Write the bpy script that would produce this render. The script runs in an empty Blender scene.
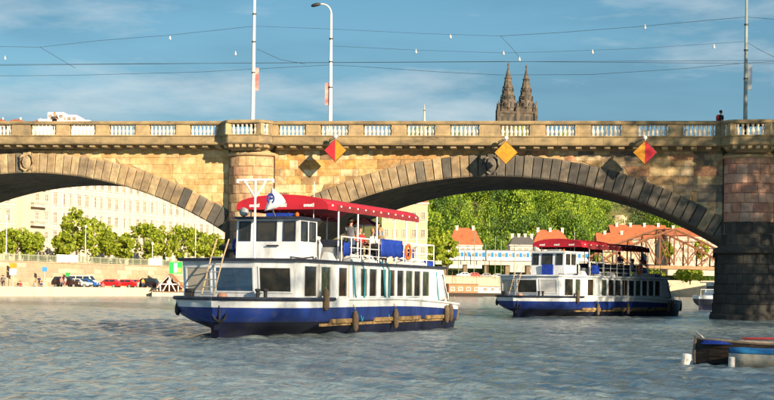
import bpy, math, random
import numpy as np
from mathutils import Vector, Matrix
random.seed(7); NR = np.random.RandomState(11)
R = math.radians
scene = bpy.context.scene
C = scene.collection

# ------------------------------------------------------------------ camera, world, sun, exposure
F, CH, ROLL, SH = 1500.0, 1.85, R(0.7), 88.0      # focal length in photo pixels (774 wide), eye height, roll, lens shift
cam_data = bpy.data.cameras.new('camera'); cam = bpy.data.objects.new('camera', cam_data); C.objects.link(cam)
cam_data.sensor_width = 36; cam_data.lens = 36 * F / 774; cam_data.shift_y = SH / 774
cam_data.clip_start = 0.5; cam_data.clip_end = 9000
cam.matrix_world = Matrix.Translation((0, 0, CH)) @ Matrix.Rotation(R(90), 4, 'X') @ Matrix.Rotation(ROLL, 4, 'Z')
scene.camera = cam

SUN_EL = R(17.0); SUN_H = Vector((0.615, -0.788))                 # horizontal direction towards the sun
sun_dir = Vector((SUN_H.x * math.cos(SUN_EL), SUN_H.y * math.cos(SUN_EL), math.sin(SUN_EL)))
sd = bpy.data.lights.new('sun', 'SUN'); sd.energy = 5.0; sd.angle = R(0.5); sd.color = (1.0, 0.80, 0.55)
so = bpy.data.objects.new('sun', sd); C.objects.link(so)
so.rotation_euler = sun_dir.to_track_quat('Z', 'Y').to_euler()

world = bpy.data.worlds.new('World'); scene.world = world; world.use_nodes = True
nt = world.node_tree; nt.nodes.clear()
wo = nt.nodes.new('ShaderNodeOutputWorld'); bg = nt.nodes.new('ShaderNodeBackground')
sky = nt.nodes.new('ShaderNodeTexSky'); sky.sky_type = 'NISHITA'; sky.sun_disc = False
sky.sun_elevation = SUN_EL; sky.sun_rotation = math.atan2(SUN_H.x, SUN_H.y)
sky.altitude = 200; sky.air_density = 1.0; sky.dust_density = 0.6; sky.ozone_density = 1.6
tc = nt.nodes.new('ShaderNodeTexCoord')
def wmap(sx, sy, sz, loc=(0, 0, 0)):
    m = nt.nodes.new('ShaderNodeMapping'); m.inputs['Scale'].default_value = (sx, sy, sz); m.inputs['Location'].default_value = loc
    nt.links.new(tc.outputs['Generated'], m.inputs['Vector']); return m
def wnoise(m, scale, det, rough=.55):
    n = nt.nodes.new('ShaderNodeTexNoise'); n.inputs['Scale'].default_value = scale; n.inputs['Detail'].default_value = det
    n.inputs['Roughness'].default_value = rough; nt.links.new(m.outputs[0], n.inputs['Vector']); return n
def wramp(n, p0, p1, c0=(0, 0, 0, 1), c1=(1, 1, 1, 1)):
    r = nt.nodes.new('ShaderNodeValToRGB'); r.color_ramp.elements[0].position = p0; r.color_ramp.elements[1].position = p1
    r.color_ramp.elements[0].color = c0; r.color_ramp.elements[1].color = c1; nt.links.new(n.outputs[0], r.inputs[0]); return r
def wmix(fac, a, b, blend='MIX'):
    x = nt.nodes.new('ShaderNodeMixRGB'); x.blend_type = blend
    if isinstance(fac, float): x.inputs[0].default_value = fac
    else: nt.links.new(fac, x.inputs[0])
    for i, q in ((1, a), (2, b)):
        if isinstance(q, tuple): x.inputs[i].default_value = q
        else: nt.links.new(q, x.inputs[i])
    return x.outputs[0]
grey = wmix(0.55, wmix(1.0, sky.outputs[0], (0.62, 0.86, 0.90, 1), 'MULTIPLY'), (0.62, 2.0, 3.1, 1))                           # thin high veil over the clear sky
dark = wramp(wnoise(wmap(2.4, 2.4, 13, (2.3, 0.4, 0.3)), 1.2, 5), 0.36, 0.74)      # broad grey-blue cloud sheets
s1 = wmix(dark.outputs[0], grey, (0.62, 1.70, 2.60, 1))
sep = nt.nodes.new('ShaderNodeSeparateXYZ'); nt.links.new(tc.outputs['Generated'], sep.inputs[0])
hz = nt.nodes.new('ShaderNodeMapRange'); hz.inputs[1].default_value = 0.21; hz.inputs[2].default_value = 0.07; hz.inputs[3].default_value = 0.0; hz.inputs[4].default_value = 0.32
nt.links.new(sep.outputs['Z'], hz.inputs[0]); s1 = wmix(hz.outputs[0], s1, (2.6, 3.9, 4.7, 1))
pale = wramp(wnoise(wmap(2.6, 2.6, 11, (1.58, 5.2, 0.84)), 1.5, 8, .58), 0.49, 0.73)
s2 = wmix(pale.outputs[0], s1, (4.8, 5.3, 5.5, 1))
nt.links.new(s2, bg.inputs[0]); bg.inputs[1].default_value = 0.065; nt.links.new(bg.outputs[0], wo.inputs[0])

scene.view_settings.view_transform = 'Standard'; scene.view_settings.look = 'None'
scene.view_settings.exposure = 1.2; scene.view_settings.gamma = 1.0
scene.render.engine = 'CYCLES'
try:
    scene.cycles.use_denoising = True; scene.cycles.denoiser = 'OPENIMAGEDENOISE'
except Exception: pass
scene.cycles.max_bounces = 6; scene.cycles.transparent_max_bounces = 6

# ------------------------------------------------------------------ pixel rays (a pixel gives a direction; the distance comes from what a thing touches)
def ray(x, y):
    u = (x - 387) / F; v = (200 - y + SH) / F; c, s = math.cos(ROLL), math.sin(ROLL)
    return Vector((u * c - v * s, 1.0, u * s + v * c))
def ground(x, y, z=0.0):
    r = ray(x, y); t = (z - CH) / r.z; return Vector((r.x * t, t, z))
def at(x, y, Y):
    r = ray(x, y); return Vector((r.x * Y, Y, CH + r.z * Y))

# ------------------------------------------------------------------ materials
MATS = {}
def mat(name, c1, c2=None, rough=.75, scale=2.0, bump=0.0, bscale=None, metal=0.0, rnd=None, grime=None, gscale=.25, glo=.5, ghi=.68, stretch=(1, 1, 1), spec=.4, trans=0.0, coat=0.0, detail=5):
    if name in MATS: return MATS[name]
    m = bpy.data.materials.new(name); m.use_nodes = True; t = m.node_tree; b = t.nodes['Principled BSDF']
    L = t.links.new
    b.inputs['Roughness'].default_value = rough; b.inputs['Metallic'].default_value = metal
    b.inputs['Specular IOR Level'].default_value = spec
    if coat: b.inputs['Coat Weight'].default_value = coat
    geo = t.nodes.new('ShaderNodeNewGeometry')
    mp = t.nodes.new('ShaderNodeMapping'); mp.inputs['Scale'].default_value = stretch; L(geo.outputs['Position'], mp.inputs['Vector'])
    def noise(sc, det=detail, rg=.6):
        n = t.nodes.new('ShaderNodeTexNoise'); n.inputs['Scale'].default_value = sc; n.inputs['Detail'].default_value = det; n.inputs['Roughness'].default_value = rg
        L(mp.outputs[0], n.inputs['Vector']); return n
    def mixc(f, a, c, blend='MIX'):
        x = t.nodes.new('ShaderNodeMixRGB'); x.blend_type = blend
        if isinstance(f, float): x.inputs[0].default_value = f
        else: L(f, x.inputs[0])
        for i, q in ((1, a), (2, c)):
            if isinstance(q, tuple): x.inputs[i].default_value = (*q, 1) if len(q) == 3 else q
            else: L(q, x.inputs[i])
        return x.outputs[0]
    col = c1
    if rnd:                                                             # a tint for every single stone, leaf or plank
        oi = t.nodes.new('ShaderNodeObjectInfo'); ad = t.nodes.new('ShaderNodeMath'); ad.operation = 'ADD'
        L(oi.outputs['Random'], ad.inputs[0]); L(geo.outputs['Random Per Island'], ad.inputs[1])
        fr = t.nodes.new('ShaderNodeMath'); fr.operation = 'FRACT'; L(ad.outputs[0], fr.inputs[0])
        rp = t.nodes.new('ShaderNodeValToRGB'); rp.color_ramp.interpolation = 'CONSTANT' if len(rnd) > 3 else 'LINEAR'
        while len(rp.color_ramp.elements) < len(rnd): rp.color_ramp.elements.new(.5)
        for i, c in enumerate(rnd):
            rp.color_ramp.elements[i].position = i / len(rnd); rp.color_ramp.elements[i].color = (*c, 1)
        L(fr.outputs[0], rp.inputs[0]); col = rp.outputs[0]
    if c2:
        n = noise(scale); rr = t.nodes.new('ShaderNodeMapRange'); rr.inputs[1].default_value = .38; rr.inputs[2].default_value = .62
        L(n.outputs[0], rr.inputs[0])
        if rnd: col = mixc(rr.outputs[0], col, mixc(0.75, col, c2, 'MULTIPLY'))
        else: col = mixc(rr.outputs[0], c1, c2)
    if grime:
        n = noise(gscale, 7, .68); rr = t.nodes.new('ShaderNodeMapRange'); rr.inputs[1].default_value = glo; rr.inputs[2].default_value = ghi
        L(n.outputs[0], rr.inputs[0]); col = mixc(rr.outputs[0], col, grime)
    if isinstance(col, tuple): b.inputs['Base Color'].default_value = (*col, 1)
    else: L(col, b.inputs['Base Color'])
    if bump:
        n = noise(bscale or scale * 3, 6); bp = t.nodes.new('ShaderNodeBump'); bp.inputs['Strength'].default_value = 1; bp.inputs['Distance'].default_value = bump
        L(n.outputs[0], bp.inputs['Height']); L(bp.outputs[0], b.inputs['Normal'])
    if trans:
        tr = t.nodes.new('ShaderNodeBsdfTranslucent'); ms = t.nodes.new('ShaderNodeMixShader'); ms.inputs[0].default_value = trans
        if isinstance(col, tuple): tr.inputs[0].default_value = (*col, 1)
        else: L(col, tr.inputs[0])
        L(b.outputs[0], ms.inputs[1]); L(tr.outputs[0], ms.inputs[2]); L(ms.outputs[0], t.nodes['Material Output'].inputs[0])
    MATS[name] = m; return m

SAND = [(.58, .37, .15), (.64, .46, .23), (.44, .27, .11), (.55, .37, .17), (.68, .55, .34), (.27, .19, .11), (.60, .35, .11), (.66, .50, .27), (.36, .235, .11)]
M_sand = mat('sandstone_blocks', SAND[0], (.50, .42, .33), rough=.92, scale=2.3, bump=.035, bscale=5, rnd=SAND, grime=(.20, .145, .09), gscale=.7, glo=.50, ghi=.70)
MIXED = [(.50, .36, .18), (.24, .20, .15), (.43, .29, .15), (.56, .42, .23), (.18, .16, .135), (.47, .26, .15), (.33, .26, .17), (.60, .48, .30)]
M_mixed = mat('patched_sandstone_blocks', MIXED[0], (.45, .4, .35), rough=.92, scale=2.4, bump=.035, bscale=7, rnd=MIXED, grime=(.10, .088, .075), gscale=.5, glo=.54, ghi=.74)
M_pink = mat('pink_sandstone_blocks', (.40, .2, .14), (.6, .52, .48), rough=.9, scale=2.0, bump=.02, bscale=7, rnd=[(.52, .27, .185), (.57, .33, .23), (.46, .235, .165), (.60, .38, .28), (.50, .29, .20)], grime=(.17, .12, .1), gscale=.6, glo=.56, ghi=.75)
M_pinklit = mat('pink_blocks_sunlit_copy', (.5, .3, .2), (.62, .52, .46), rough=.9, scale=2.0, bump=.02, bscale=7, rnd=[(.52, .33, .19), (.55, .37, .2), (.47, .28, .18), (.57, .41, .25), (.5, .34, .2)], grime=(.24, .16, .1), gscale=.6, glo=.56, ghi=.78)  # sunlit copy of the pink blocks, warm light put into the colour
M_vlight = mat('weathered_tan_voussoirs', (.4, .3, .18), (.5, .47, .43), rough=.92, scale=1.8, bump=.02, bscale=8, rnd=[(.40, .30, .175), (.33, .245, .145), (.45, .35, .21), (.29, .225, .145), (.37, .285, .18)], grime=(.13, .105, .08), gscale=.55, glo=.50, ghi=.70)
M_vdark = mat('blackened_voussoirs', (.12, .11, .095), (.6, .58, .55), rough=.92, scale=1.8, bump=.02, bscale=8, rnd=[(.13, .118, .10), (.095, .09, .082), (.17, .15, .12), (.11, .102, .09), (.20, .17, .13)], grime=(.06, .057, .053), gscale=.7, glo=.5, ghi=.7)
M_pier = mat('blackened_pier_blocks', (.06, .06, .058), (.6, .58, .56), rough=.85, scale=1.5, bump=.03, bscale=6, rnd=[(.045, .044, .042), (.034, .034, .034), (.06, .056, .05), (.04, .04, .039)], grime=(.085, .077, .064), gscale=.8, glo=.56, ghi=.8)
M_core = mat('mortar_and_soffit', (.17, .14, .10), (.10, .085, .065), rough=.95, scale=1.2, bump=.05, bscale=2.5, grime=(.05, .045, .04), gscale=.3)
M_trim = mat('parapet_sandstone', (.44, .33, .18), (.34, .25, .14), rough=.9, scale=1.1, bump=.012, bscale=9, grime=(.13, .105, .075), gscale=.33, glo=.48, ghi=.72)
M_corn = mat('cornice_sandstone', (.34, .25, .13), (.25, .19, .105), rough=.92, scale=.9, bump=.015, bscale=8, grime=(.09, .075, .055), gscale=.5, glo=.46, ghi=.7, stretch=(1, 1, 2.2))
M_bal = mat('baluster_stone', (.74, .66, .54), (.60, .53, .43), rough=.85, scale=2.5, bump=.008, bscale=14)
M_asphalt = mat('asphalt', (.06, .06, .06), (.045, .045, .047), rough=.9, scale=3)
M_white = mat('white_boat_paint', (.70, .75, .80), (.60, .64, .68), rough=.42, scale=1.4, grime=(.36, .31, .25), gscale=3.0, glo=.55, ghi=.80, spec=.5, stretch=(1, 1, .22), bump=.006, bscale=2)
M_white2 = mat('white_tube_paint', (.72, .73, .74), None, rough=.4)
M_blue = mat('deep_blue_hull_paint', (.010, .03, .185), (.014, .04, .22), rough=.35, scale=1, grime=(.07, .07, .09), gscale=2.6, glo=.54, ghi=.80, spec=.5, stretch=(1, 1, .3))
M_black = mat('navy_black_antifouling', (.008, .012, .045), (.012, .015, .035), rough=.5, scale=2, grime=(.05, .042, .035), gscale=2.2, glo=.58, ghi=.8)
M_navy = mat('dark_navy_trim', (.015, .02, .045), (.03, .035, .05), rough=.5, scale=4)
M_glass = mat('boat_window_glass', (.014, .018, .018), (.045, .042, .034), rough=.07, scale=1.6, spec=.4)
M_glassb = mat('boat_window_sky_reflection', (.03, .07, .14), None, rough=.05, spec=1.0, coat=.6)  # sky reflection put into the blue base colour of the pane
M_blind = mat('drawn_roller_blind', (.46, .41, .34), (.40, .36, .30), rough=.7, scale=2, coat=.05)
M_curtain = mat('drawn_white_curtain', (.55, .55, .55), (.48, .48, .49), rough=.6, scale=3, coat=.25)
M_red = mat('red_canvas', (.42, .012, .030), (.34, .010, .024), rough=.7, scale=1.5, bump=.01, bscale=3)
M_redd = mat('red_canvas_shaded', (.20, .02, .03), (.15, .016, .022), rough=.8, scale=1.5, bump=.01, bscale=3)  # shaded copy of the red canvas, shade put into the colour
M_tan = mat('worn_timber_strake', (.34, .23, .10), (.20, .13, .06), rough=.85, scale=3, grime=(.08, .06, .04), gscale=3)
M_fend = mat('rope_fender', (.17, .125, .08), (.10, .075, .05), rough=.95, scale=14, bump=.02, bscale=30)
M_teal = mat('teal_rope', (.02, .20, .27), None, rough=.8)
M_tarp = mat('bright_blue_tarpaulin', (.012, .05, .36), (.01, .03, .24), rough=.5, scale=5, bump=.03, bscale=6)
M_gal = mat('galvanised_steel', (.42, .43, .43), (.34, .35, .35), rough=.45, metal=.4, scale=3)
M_orange = mat('orange_plastic', (.7, .12, .02), None, rough=.5)
M_rope = mat('hemp_rope', (.32, .25, .16), None, rough=.95)
M_wood = mat('brown_varnished_wood', (.22, .09, .035), (.13, .05, .02), rough=.6, scale=6, stretch=(1, 1, 5))
M_polew = mat('white_mast_paint', (.72, .69, .64), (.6, .57, .52), rough=.45, scale=.5)
M_poleg = mat('grey_green_mast_paint', (.25, .30, .29), (.2, .24, .23), rough=.45, scale=.5)
M_iron = mat('dark_iron', (.03, .03, .032), None, rough=.6)
M_signr = mat('red_sign_paint', (.50, .025, .04), (.42, .022, .03), rough=.5, scale=4)
M_signy = mat('yellow_sign_paint', (.62, .28, .02), (.46, .19, .015), rough=.6, scale=5, grime=(.3, .14, .04), gscale=4, glo=.56, ghi=.8)
M_bark = mat('bark', (.10, .075, .05), (.06, .045, .03), rough=.95, scale=6, bump=.03)
M_leaf = mat('leaf_green', (.1, .15, .02), None, rough=.6, rnd=[(.12, .19, .014), (.25, .32, .024), (.38, .42, .034)], trans=.48)
M_leafb = mat('leaf_yellow_green', (.1, .15, .02), None, rough=.6, rnd=[(.15, .235, .018), (.28, .36, .03), (.40, .46, .04)], trans=.48)
M_leafd = mat('leaf_wood_green', (.05, .1, .015), (.5, .62, .5), rough=.65, scale=.07, rnd=[(.05, .125, .018), (.15, .28, .028), (.33, .46, .042)], trans=.36)
M_skin = mat('skin', (.50, .28, .19), None, rough=.6)
M_tyre = mat('tyre_rubber', (.02, .02, .02), None, rough=.9)
M_win = mat('house_window_glass', (.19, .16, .13), (.32, .27, .21), rough=.12, scale=.35, spec=.6)
M_carglass = mat('car_glass', (.02, .025, .03), None, rough=.08, spec=.8)

# ------------------------------------------------------------------ mesh helpers
class MB:
    def __init__(s): s.v = []; s.f = []; s.mi = []; s.M = None
    def add(s, vs, fs, mi=0):
        o = len(s.v)
        s.v += [tuple(s.M @ Vector(p)) if s.M else tuple(p) for p in vs]
        s.f += [tuple(i + o for i in f) for f in fs]; s.mi += [mi] * len(fs)
    def hexa(s, p, mi=0):       # 8 points: bottom ring 0-3 counter-clockwise, top ring 4-7
        s.add(p, [(3, 2, 1, 0), (4, 5, 6, 7), (0, 1, 5, 4), (1, 2, 6, 5), (2, 3, 7, 6), (3, 0, 4, 7)], mi)
    def box(s, x0, x1, y0, y1, z0, z1, mi=0):
        s.hexa([(x0, y0, z0), (x1, y0, z0), (x1, y1, z0), (x0, y1, z0), (x0, y0, z1), (x1, y0, z1), (x1, y1, z1), (x0, y1, z1)], mi)
    def prism(s, poly, axis, a0, a1, mi=0):     # polygon in the plane across the axis, swept from a0 to a1
        n = len(poly)
        def P(p, a): return {'x': (a, p[0], p[1]), 'y': (p[0], a, p[1]), 'z': (p[0], p[1], a)}[axis]
        s.add([P(p, a0) for p in poly] + [P(p, a1) for p in poly],
              [tuple(range(n - 1, -1, -1)), tuple(range(n, 2 * n))] + [(i, (i + 1) % n, n + (i + 1) % n, n + i) for i in range(n)], mi)
    def tube(s, pts, r, n=6, mi=0, cap=True):
        pts = [Vector(p) for p in pts]; rs = r if isinstance(r, (list, tuple)) else [r] * len(pts)
        vs = []; fs = []
        for i, p in enumerate(pts):
            d = (pts[min(i + 1, len(pts) - 1)] - pts[max(i - 1, 0)]).normalized()
            a = d.cross(Vector((0, 0, 1)) if abs(d.z) < .9 else Vector((1, 0, 0))).normalized(); b = d.cross(a)
            for k in range(n):
                t = 2 * math.pi * k / n; vs.append(p + (a * math.cos(t) + b * math.sin(t)) * rs[i])
        for i in range(len(pts) - 1):
            for k in range(n):
                fs.append((i * n + k, i * n + (k + 1) % n, (i + 1) * n + (k + 1) % n, (i + 1) * n + k))
        if cap: fs += [tuple(range(n - 1, -1, -1)), tuple(range((len(pts) - 1) * n, len(pts) * n))]
        s.add(vs, fs, mi)
    def lathe(s, prof, c=(0, 0, 0), n=12, mi=0, sx=1, sy=1):     # profile of (radius, z)
        vs = []; fs = []
        for r, z in prof:
            for k in range(n):
                t = 2 * math.pi * k / n; vs.append((c[0] + r * sx * math.cos(t), c[1] + r * sy * math.sin(t), c[2] + z))
        for i in range(len(prof) - 1):
            for k in range(n): fs.append((i * n + k, i * n + (k + 1) % n, (i + 1) * n + (k + 1) % n, (i + 1) * n + k))
        fs += [tuple(range(n - 1, -1, -1)), tuple(range((len(prof) - 1) * n, len(prof) * n))]
        s.add(vs, fs, mi)
    def loft(s, rings, closed=False, mis=None, cap0=False, cap1=False):
        n = len(rings[0]); vs = [p for r in rings for p in r]; o = len(s.v)
        s.v += [tuple(p) for p in vs]
        m = n if closed else n - 1
        for i in range(len(rings) - 1):
            for k in range(m):
                s.f.append((o + i * n + k, o + i * n + (k + 1) % n, o + (i + 1) * n + (k + 1) % n, o + (i + 1) * n + k)); s.mi.append(mis[k] if mis else 0)
        if cap0: s.f.append(tuple(o + k for k in range(n - 1, -1, -1))); s.mi.append(0)
        if cap1: s.f.append(tuple(o + (len(rings) - 1) * n + k for k in range(n))); s.mi.append(0)
    def mesh(s, name, mats, smooth=False):
        me = bpy.data.meshes.new(name); me.from_pydata(s.v, [], s.f)
        for m in (mats if isinstance(mats, (list, tuple)) else [mats]): me.materials.append(m)
        if any(s.mi): me.polygons.foreach_set('material_index', s.mi)
        if smooth: me.polygons.foreach_set('use_smooth', [True] * len(s.f))
        me.validate(); me.update(); return me
    def build(s, name, mats, parent=None, loc=None, smooth=False):
        return link(name, s.mesh(name, mats, smooth), parent, loc)
def link(name, me, parent=None, loc=None, rz=0.0):
    o = bpy.data.objects.new(name, me); C.objects.link(o)
    if parent: o.parent = parent
    if loc is not None: o.location = loc
    if rz: o.rotation_euler = (0, 0, rz)
    return o
def tag(o, label=None, cat=None, group=None, kind=None):
    if label: o['label'] = label
    if cat: o['category'] = cat
    if group: o['group'] = group
    if kind: o['kind'] = kind
    return o
def thing(name, label, cat, loc=(0, 0, 0), rz=0.0, group=None):
    o = bpy.data.objects.new(name, None); C.objects.link(o); o.location = loc; o.rotation_euler = (0, 0, rz); o.empty_display_size = .2
    return tag(o, label, cat, group)
def part(name, parent, loc=(0, 0, 0)):
    o = bpy.data.objects.new(name, None); C.objects.link(o); o.parent = parent; o.location = loc; o.empty_display_size = .1; return o
def boxpart(name, m, parent, *a):
    b = MB(); b.box(*a); return b.build(name, m, parent)
def copy_tree(o, parent=None):
    c = o.copy(); C.objects.link(c); c.parent = parent
    for ch in o.children: copy_tree(ch, c)
    return c
def unit_box_mesh(name, m, chamfer=.0):
    b = MB(); b.box(-.5, .5, -.5, .5, -.5, .5); return b.mesh(name, m)

# ------------------------------------------------------------------ river, ground, banks
def wave_grid():
    xs = np.concatenate([[-3000, -900, -400, -250], np.arange(-170, -38, 1.4), np.arange(-38, -17, .32), np.arange(-17, 17, .155), np.arange(17, 38, .32), np.arange(38, 150, 1.4), [160, 220, 400, 900, 3000]])
    ys = np.concatenate([[-900, -300, -120, -50, -20], np.arange(-8, 24, .8), np.arange(24, 62, .15), np.arange(62, 110, .24), np.arange(110, 200, .5), np.arange(200, 420, 1.0), [430, 445, 460, 500, 560, 650, 800]])
    X, Y = np.meshgrid(xs, ys); Z = np.zeros_like(X)
    D = np.sqrt(X ** 2 + Y ** 2)
    rng = np.random.RandomState(3)
    for i in range(46):
        lam = 0.26 * (1.5 / 0.26) ** (i / 45.0); k = 2 * math.pi / lam
        th = rng.normal(R(215), R(75)); amp = 0.0074 * lam ** 0.5 * rng.uniform(.6, 1.2)
        fade = np.clip(1.4 - D / (lam * 130), 0, 1)
        ph = rng.uniform(0, 6.28)
        Z += fade * amp * np.sin(k * (X * math.cos(th) + Y * math.sin(th)) + ph + .9 * np.sin(X * .07 * rng.uniform(.5, 1.5) + Y * .05 + ph))
    edge = (np.abs(X) < 165) & (Y > -5) & (Y < 425)
    Z *= edge
    # two soft boat wakes running across the near water
    for (yc, sl, amp, wd) in ((47.5, .02, .05, .9), (70, -.05, .05, 1.4)):
        q = Y - (yc + sl * X); Z += amp * np.exp(-(q / wd) ** 2) * np.cos(q / wd * 2.2) * (X < -3) * edge * np.clip((-X - 3) / 6, 0, 1)
    for (bx, by, ang) in ((-5.8, 53.4, 70), (8.9, 100.0, 55)):            # bow waves of the two boats
        ca, sa = math.cos(R(ang)), math.sin(R(ang)); A_ = (X - bx) * ca + (Y - by) * sa; W_ = (X - bx) * sa - (Y - by) * ca
        for j, am in ((0, .085), (1.3, .05), (2.6, .03)):
            q = np.abs(W_) - (.4 + .36 * (A_ + 1.2 - j)); Z += am * np.exp(-(q / .38) ** 2) * np.clip((A_ + 1.2 - j) / 1.5, 0, 1) * np.clip(1.3 - A_ / 22, 0, 1) * edge * (A_ < 28)
    ny, nx = X.shape
    me = bpy.data.meshes.new('river')
    co = np.stack([X, Y, Z], -1).reshape(-1, 3)
    idx = np.arange(nx * ny).reshape(ny, nx)
    q = np.stack([idx[:-1, :-1], idx[:-1, 1:], idx[1:, 1:], idx[1:, :-1]], -1).reshape(-1, 4)
    me.vertices.add(len(co)); me.vertices.foreach_set('co', co.astype(np.float32).ravel())
    me.loops.add(q.size); me.loops.foreach_set('vertex_index', q.astype(np.int32).ravel())
    me.polygons.add(len(q)); me.polygons.foreach_set('loop_start', (np.arange(len(q)) * 4).astype(np.int32))
    me.polygons.foreach_set('use_smooth', np.ones(len(q), bool)); me.update(); me.validate()
    return me
def water_material():
    m = bpy.data.materials.new('river_water'); m.use_nodes = True; t = m.node_tree; b = t.nodes['Principled BSDF']; L = t.links.new
    b.inputs['Base Color'].default_value = (.190, .240, .255, 1); b.inputs['Roughness'].default_value = .12; b.inputs['IOR'].default_value = 1.33
    geo = t.nodes.new('ShaderNodeNewGeometry')
    def nz(sx, sy, sc, det):
        mp = t.nodes.new('ShaderNodeMapping'); mp.inputs['Scale'].default_value = (sx, sy, 1); mp.inputs['Rotation'].default_value = (0, 0, R(14)); L(geo.outputs['Position'], mp.inputs['Vector'])
        n = t.nodes.new('ShaderNodeTexNoise'); n.inputs['Scale'].default_value = sc; n.inputs['Detail'].default_value = det; n.inputs['Roughness'].default_value = .62; L(mp.outputs[0], n.inputs['Vector']); return n
    n1 = nz(.8, 1.0, 3.2, 5); n2 = nz(.8, 1.1, .9, 3)
    b1 = t.nodes.new('ShaderNodeBump'); b1.inputs['Distance'].default_value = .10; b1.inputs['Strength'].default_value = .9
    b2 = t.nodes.new('ShaderNodeBump'); b2.inputs['Distance'].default_value = .20; b2.inputs['Strength'].default_value = .8
    L(n2.outputs[0], b2.inputs['Height']); L(n1.outputs[0], b1.inputs['Height']); L(b2.outputs[0], b1.inputs['Normal']); L(b1.outputs[0], b.inputs['Normal'])
    return m
rv = wave_grid(); rv.materials.append(water_material()); tag(link('river', rv), kind='structure')
g = MB(); g.box(-6000, 6000, -1500, 8000, -4.2, -4.0)
tag(g.build('ground', mat('riverbed_and_land', (.12, .115, .08), (.09, .1, .05), scale=.01, rough=.95)), kind='structure')

# east bank frame: t runs along the water's edge, w inland
B0 = Vector((-58, 215)); BT = Vector((.408, .913)); BW = Vector((-.913, .408)); B_ANG = math.atan2(.913, .408)
def bk(t, w, z=0.0):
    p = B0 + BT * t + BW * w; return Vector((p.x, p.y, z))
def bank_t(x, w, y=285):           # where the bank line w metres inland crosses the pixel column x
    r = ray(x, y); p = B0 + BW * w
    return (r.x * p.y - p.x) / (BT.x - r.x * BT.y)
ST = 5.2                            # street level on the east bank
M_quay = mat('quay_limestone', (.42, .33, .23), (.32, .25, .175), rough=.9, scale=.5, bump=.01, grime=(.26, .21, .15), gscale=.2)
M_quayw = mat('quay_wall_stone', (.52, .43, .31), (.42, .35, .26), rough=.9, scale=.7, bump=.02, bscale=2, grime=(.24, .20, .15), gscale=.16)
def slab(name, m, t0, t1, w0, w1, z0, z1, kind='structure', **kw):
    b = MB(); b.box(t0, t1, w0, w1, z0, z1); o = b.build(name, m); o.location = (B0.x, B0.y, 0); o.rotation_euler = (0, 0, B_ANG)
    if kind: o['kind'] = kind
    return tag(o, **kw)
slab('promenade', M_quay, -150, 900, 0, 14.2, -3.9, 1.3)
qe = slab('quay_edge', mat('pale_kerb', (.55, .48, .36), (.46, .40, .3), rough=.9, scale=1), -150, 900, -.12, .5, -3.8, 1.42)
slab('street', mat('street_paving', (.30, .26, .20), (.24, .21, .17), rough=.9, scale=.4), -200, 900, 14.6, 900, -3.9, ST)
# retaining wall, laid in courses of separate blocks where they show
rw = thing('retaining_wall', 'long pale stone retaining wall between the lower quay and the street', 'wall', (B0.x, B0.y, 0), B_ANG)
boxpart('wall_body', M_quayw, rw, -150, 900, 14.05, 14.62, 1.3, ST + .15)
boxpart('coping', M_quay, rw, -150, 900, 13.9, 14.8, ST + .15, ST + .38)
blk = {}
tt = 14.0
for row in range(5):
    z0 = 1.32 + row * .8; tt = 14 + (row % 2) * 1.2
    while tt < 118:
        w = random.choice((2.2, 2.6, 3.0))
        key = w
        if key not in blk:
            b = MB(); b.box(.02, w - .02, 13.98, 14.1, .02, .75); blk[key] = b.mesh('wall_block', mat('quay_wall_block', (.5, .42, .31), (.8, .78, .75), rough=.92, scale=1.2, bump=.02, bscale=3, rnd=[(.42, .34, .25), (.35, .28, .2), (.47, .39, .30), (.39, .30, .2)]))
        link('wall_block', blk[key], rw, (tt, 0, z0)); tt += w
# balustrade on the wall
rl = thing('street_railing', 'green grey iron railing along the street above the quay wall', 'railing', (B0.x, B0.y, ST + .38), B_ANG)
M_rail = mat('pale_green_railing', (.30, .33, .22), (.24, .27, .18), rough=.6, scale=2)
boxpart('top_rail', M_rail, rl, 5, 210, 14.2, 14.34, .95, 1.08)
boxpart('bottom_rail', M_rail, rl, 5, 210, 14.2, 14.34, .12, .2)
pb = MB(); pb.box(-.09, .09, 14.16, 14.38, 0, 1.2); pm = pb.mesh('post', M_rail)
bb = MB()
for k in range(8): bb.box(.2 + k * .3, .26 + k * .3, 14.24, 14.30, .18, .97)
bm_ = bb.mesh('bar_set', M_rail)
for k in range(80):
    link('post', pm, rl, (6 + k * 2.55, 0, 0))
    o = link('bar_set', bm_, rl, (6 + k * 2.55, 0, 0)); o['kind'] = 'stuff'

# ------------------------------------------------------------------ the stone bridge
O_BR = Vector((7.33, 106.4, 0)); TH = R(12.14)
EX = Vector((math.cos(TH), -math.sin(TH), 0)); EY = Vector((math.sin(TH), math.cos(TH), 0))
def bp(s, y, z): return O_BR + EX * s + EY * y + Vector((0, 0, z))
def bridge_at(x, y, yl):          # pixel to bridge coordinates on the plane yl metres behind the face
    r = ray(x, y); p = O_BR + EY * yl
    s = (r.x * p.y - p.x) / (EX.x - r.x * EX.y); Y = p.y + s * EX.y
    return s, CH + r.z * Y
SL = -0.011
def dz(s): return SL * s
bridge = thing('stone_arch_bridge', 'long sandstone arch bridge with balustraded parapet and round piers', 'bridge', O_BR, -TH)
HS, ZS, ZA, PIT, BW_ = 15.9, 5.3, 9.86, 35.5, 14.0       # half span, springing, crown, pier pitch, width
RA = (HS ** 2 + (ZA - ZS) ** 2) / (2 * (ZA - ZS)); ZC = ZA - RA; RT = 1.52; RE = RA + RT
def zin(u): return ZC + math.sqrt(max(RA * RA - u * u, 0))
core = MB()
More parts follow.
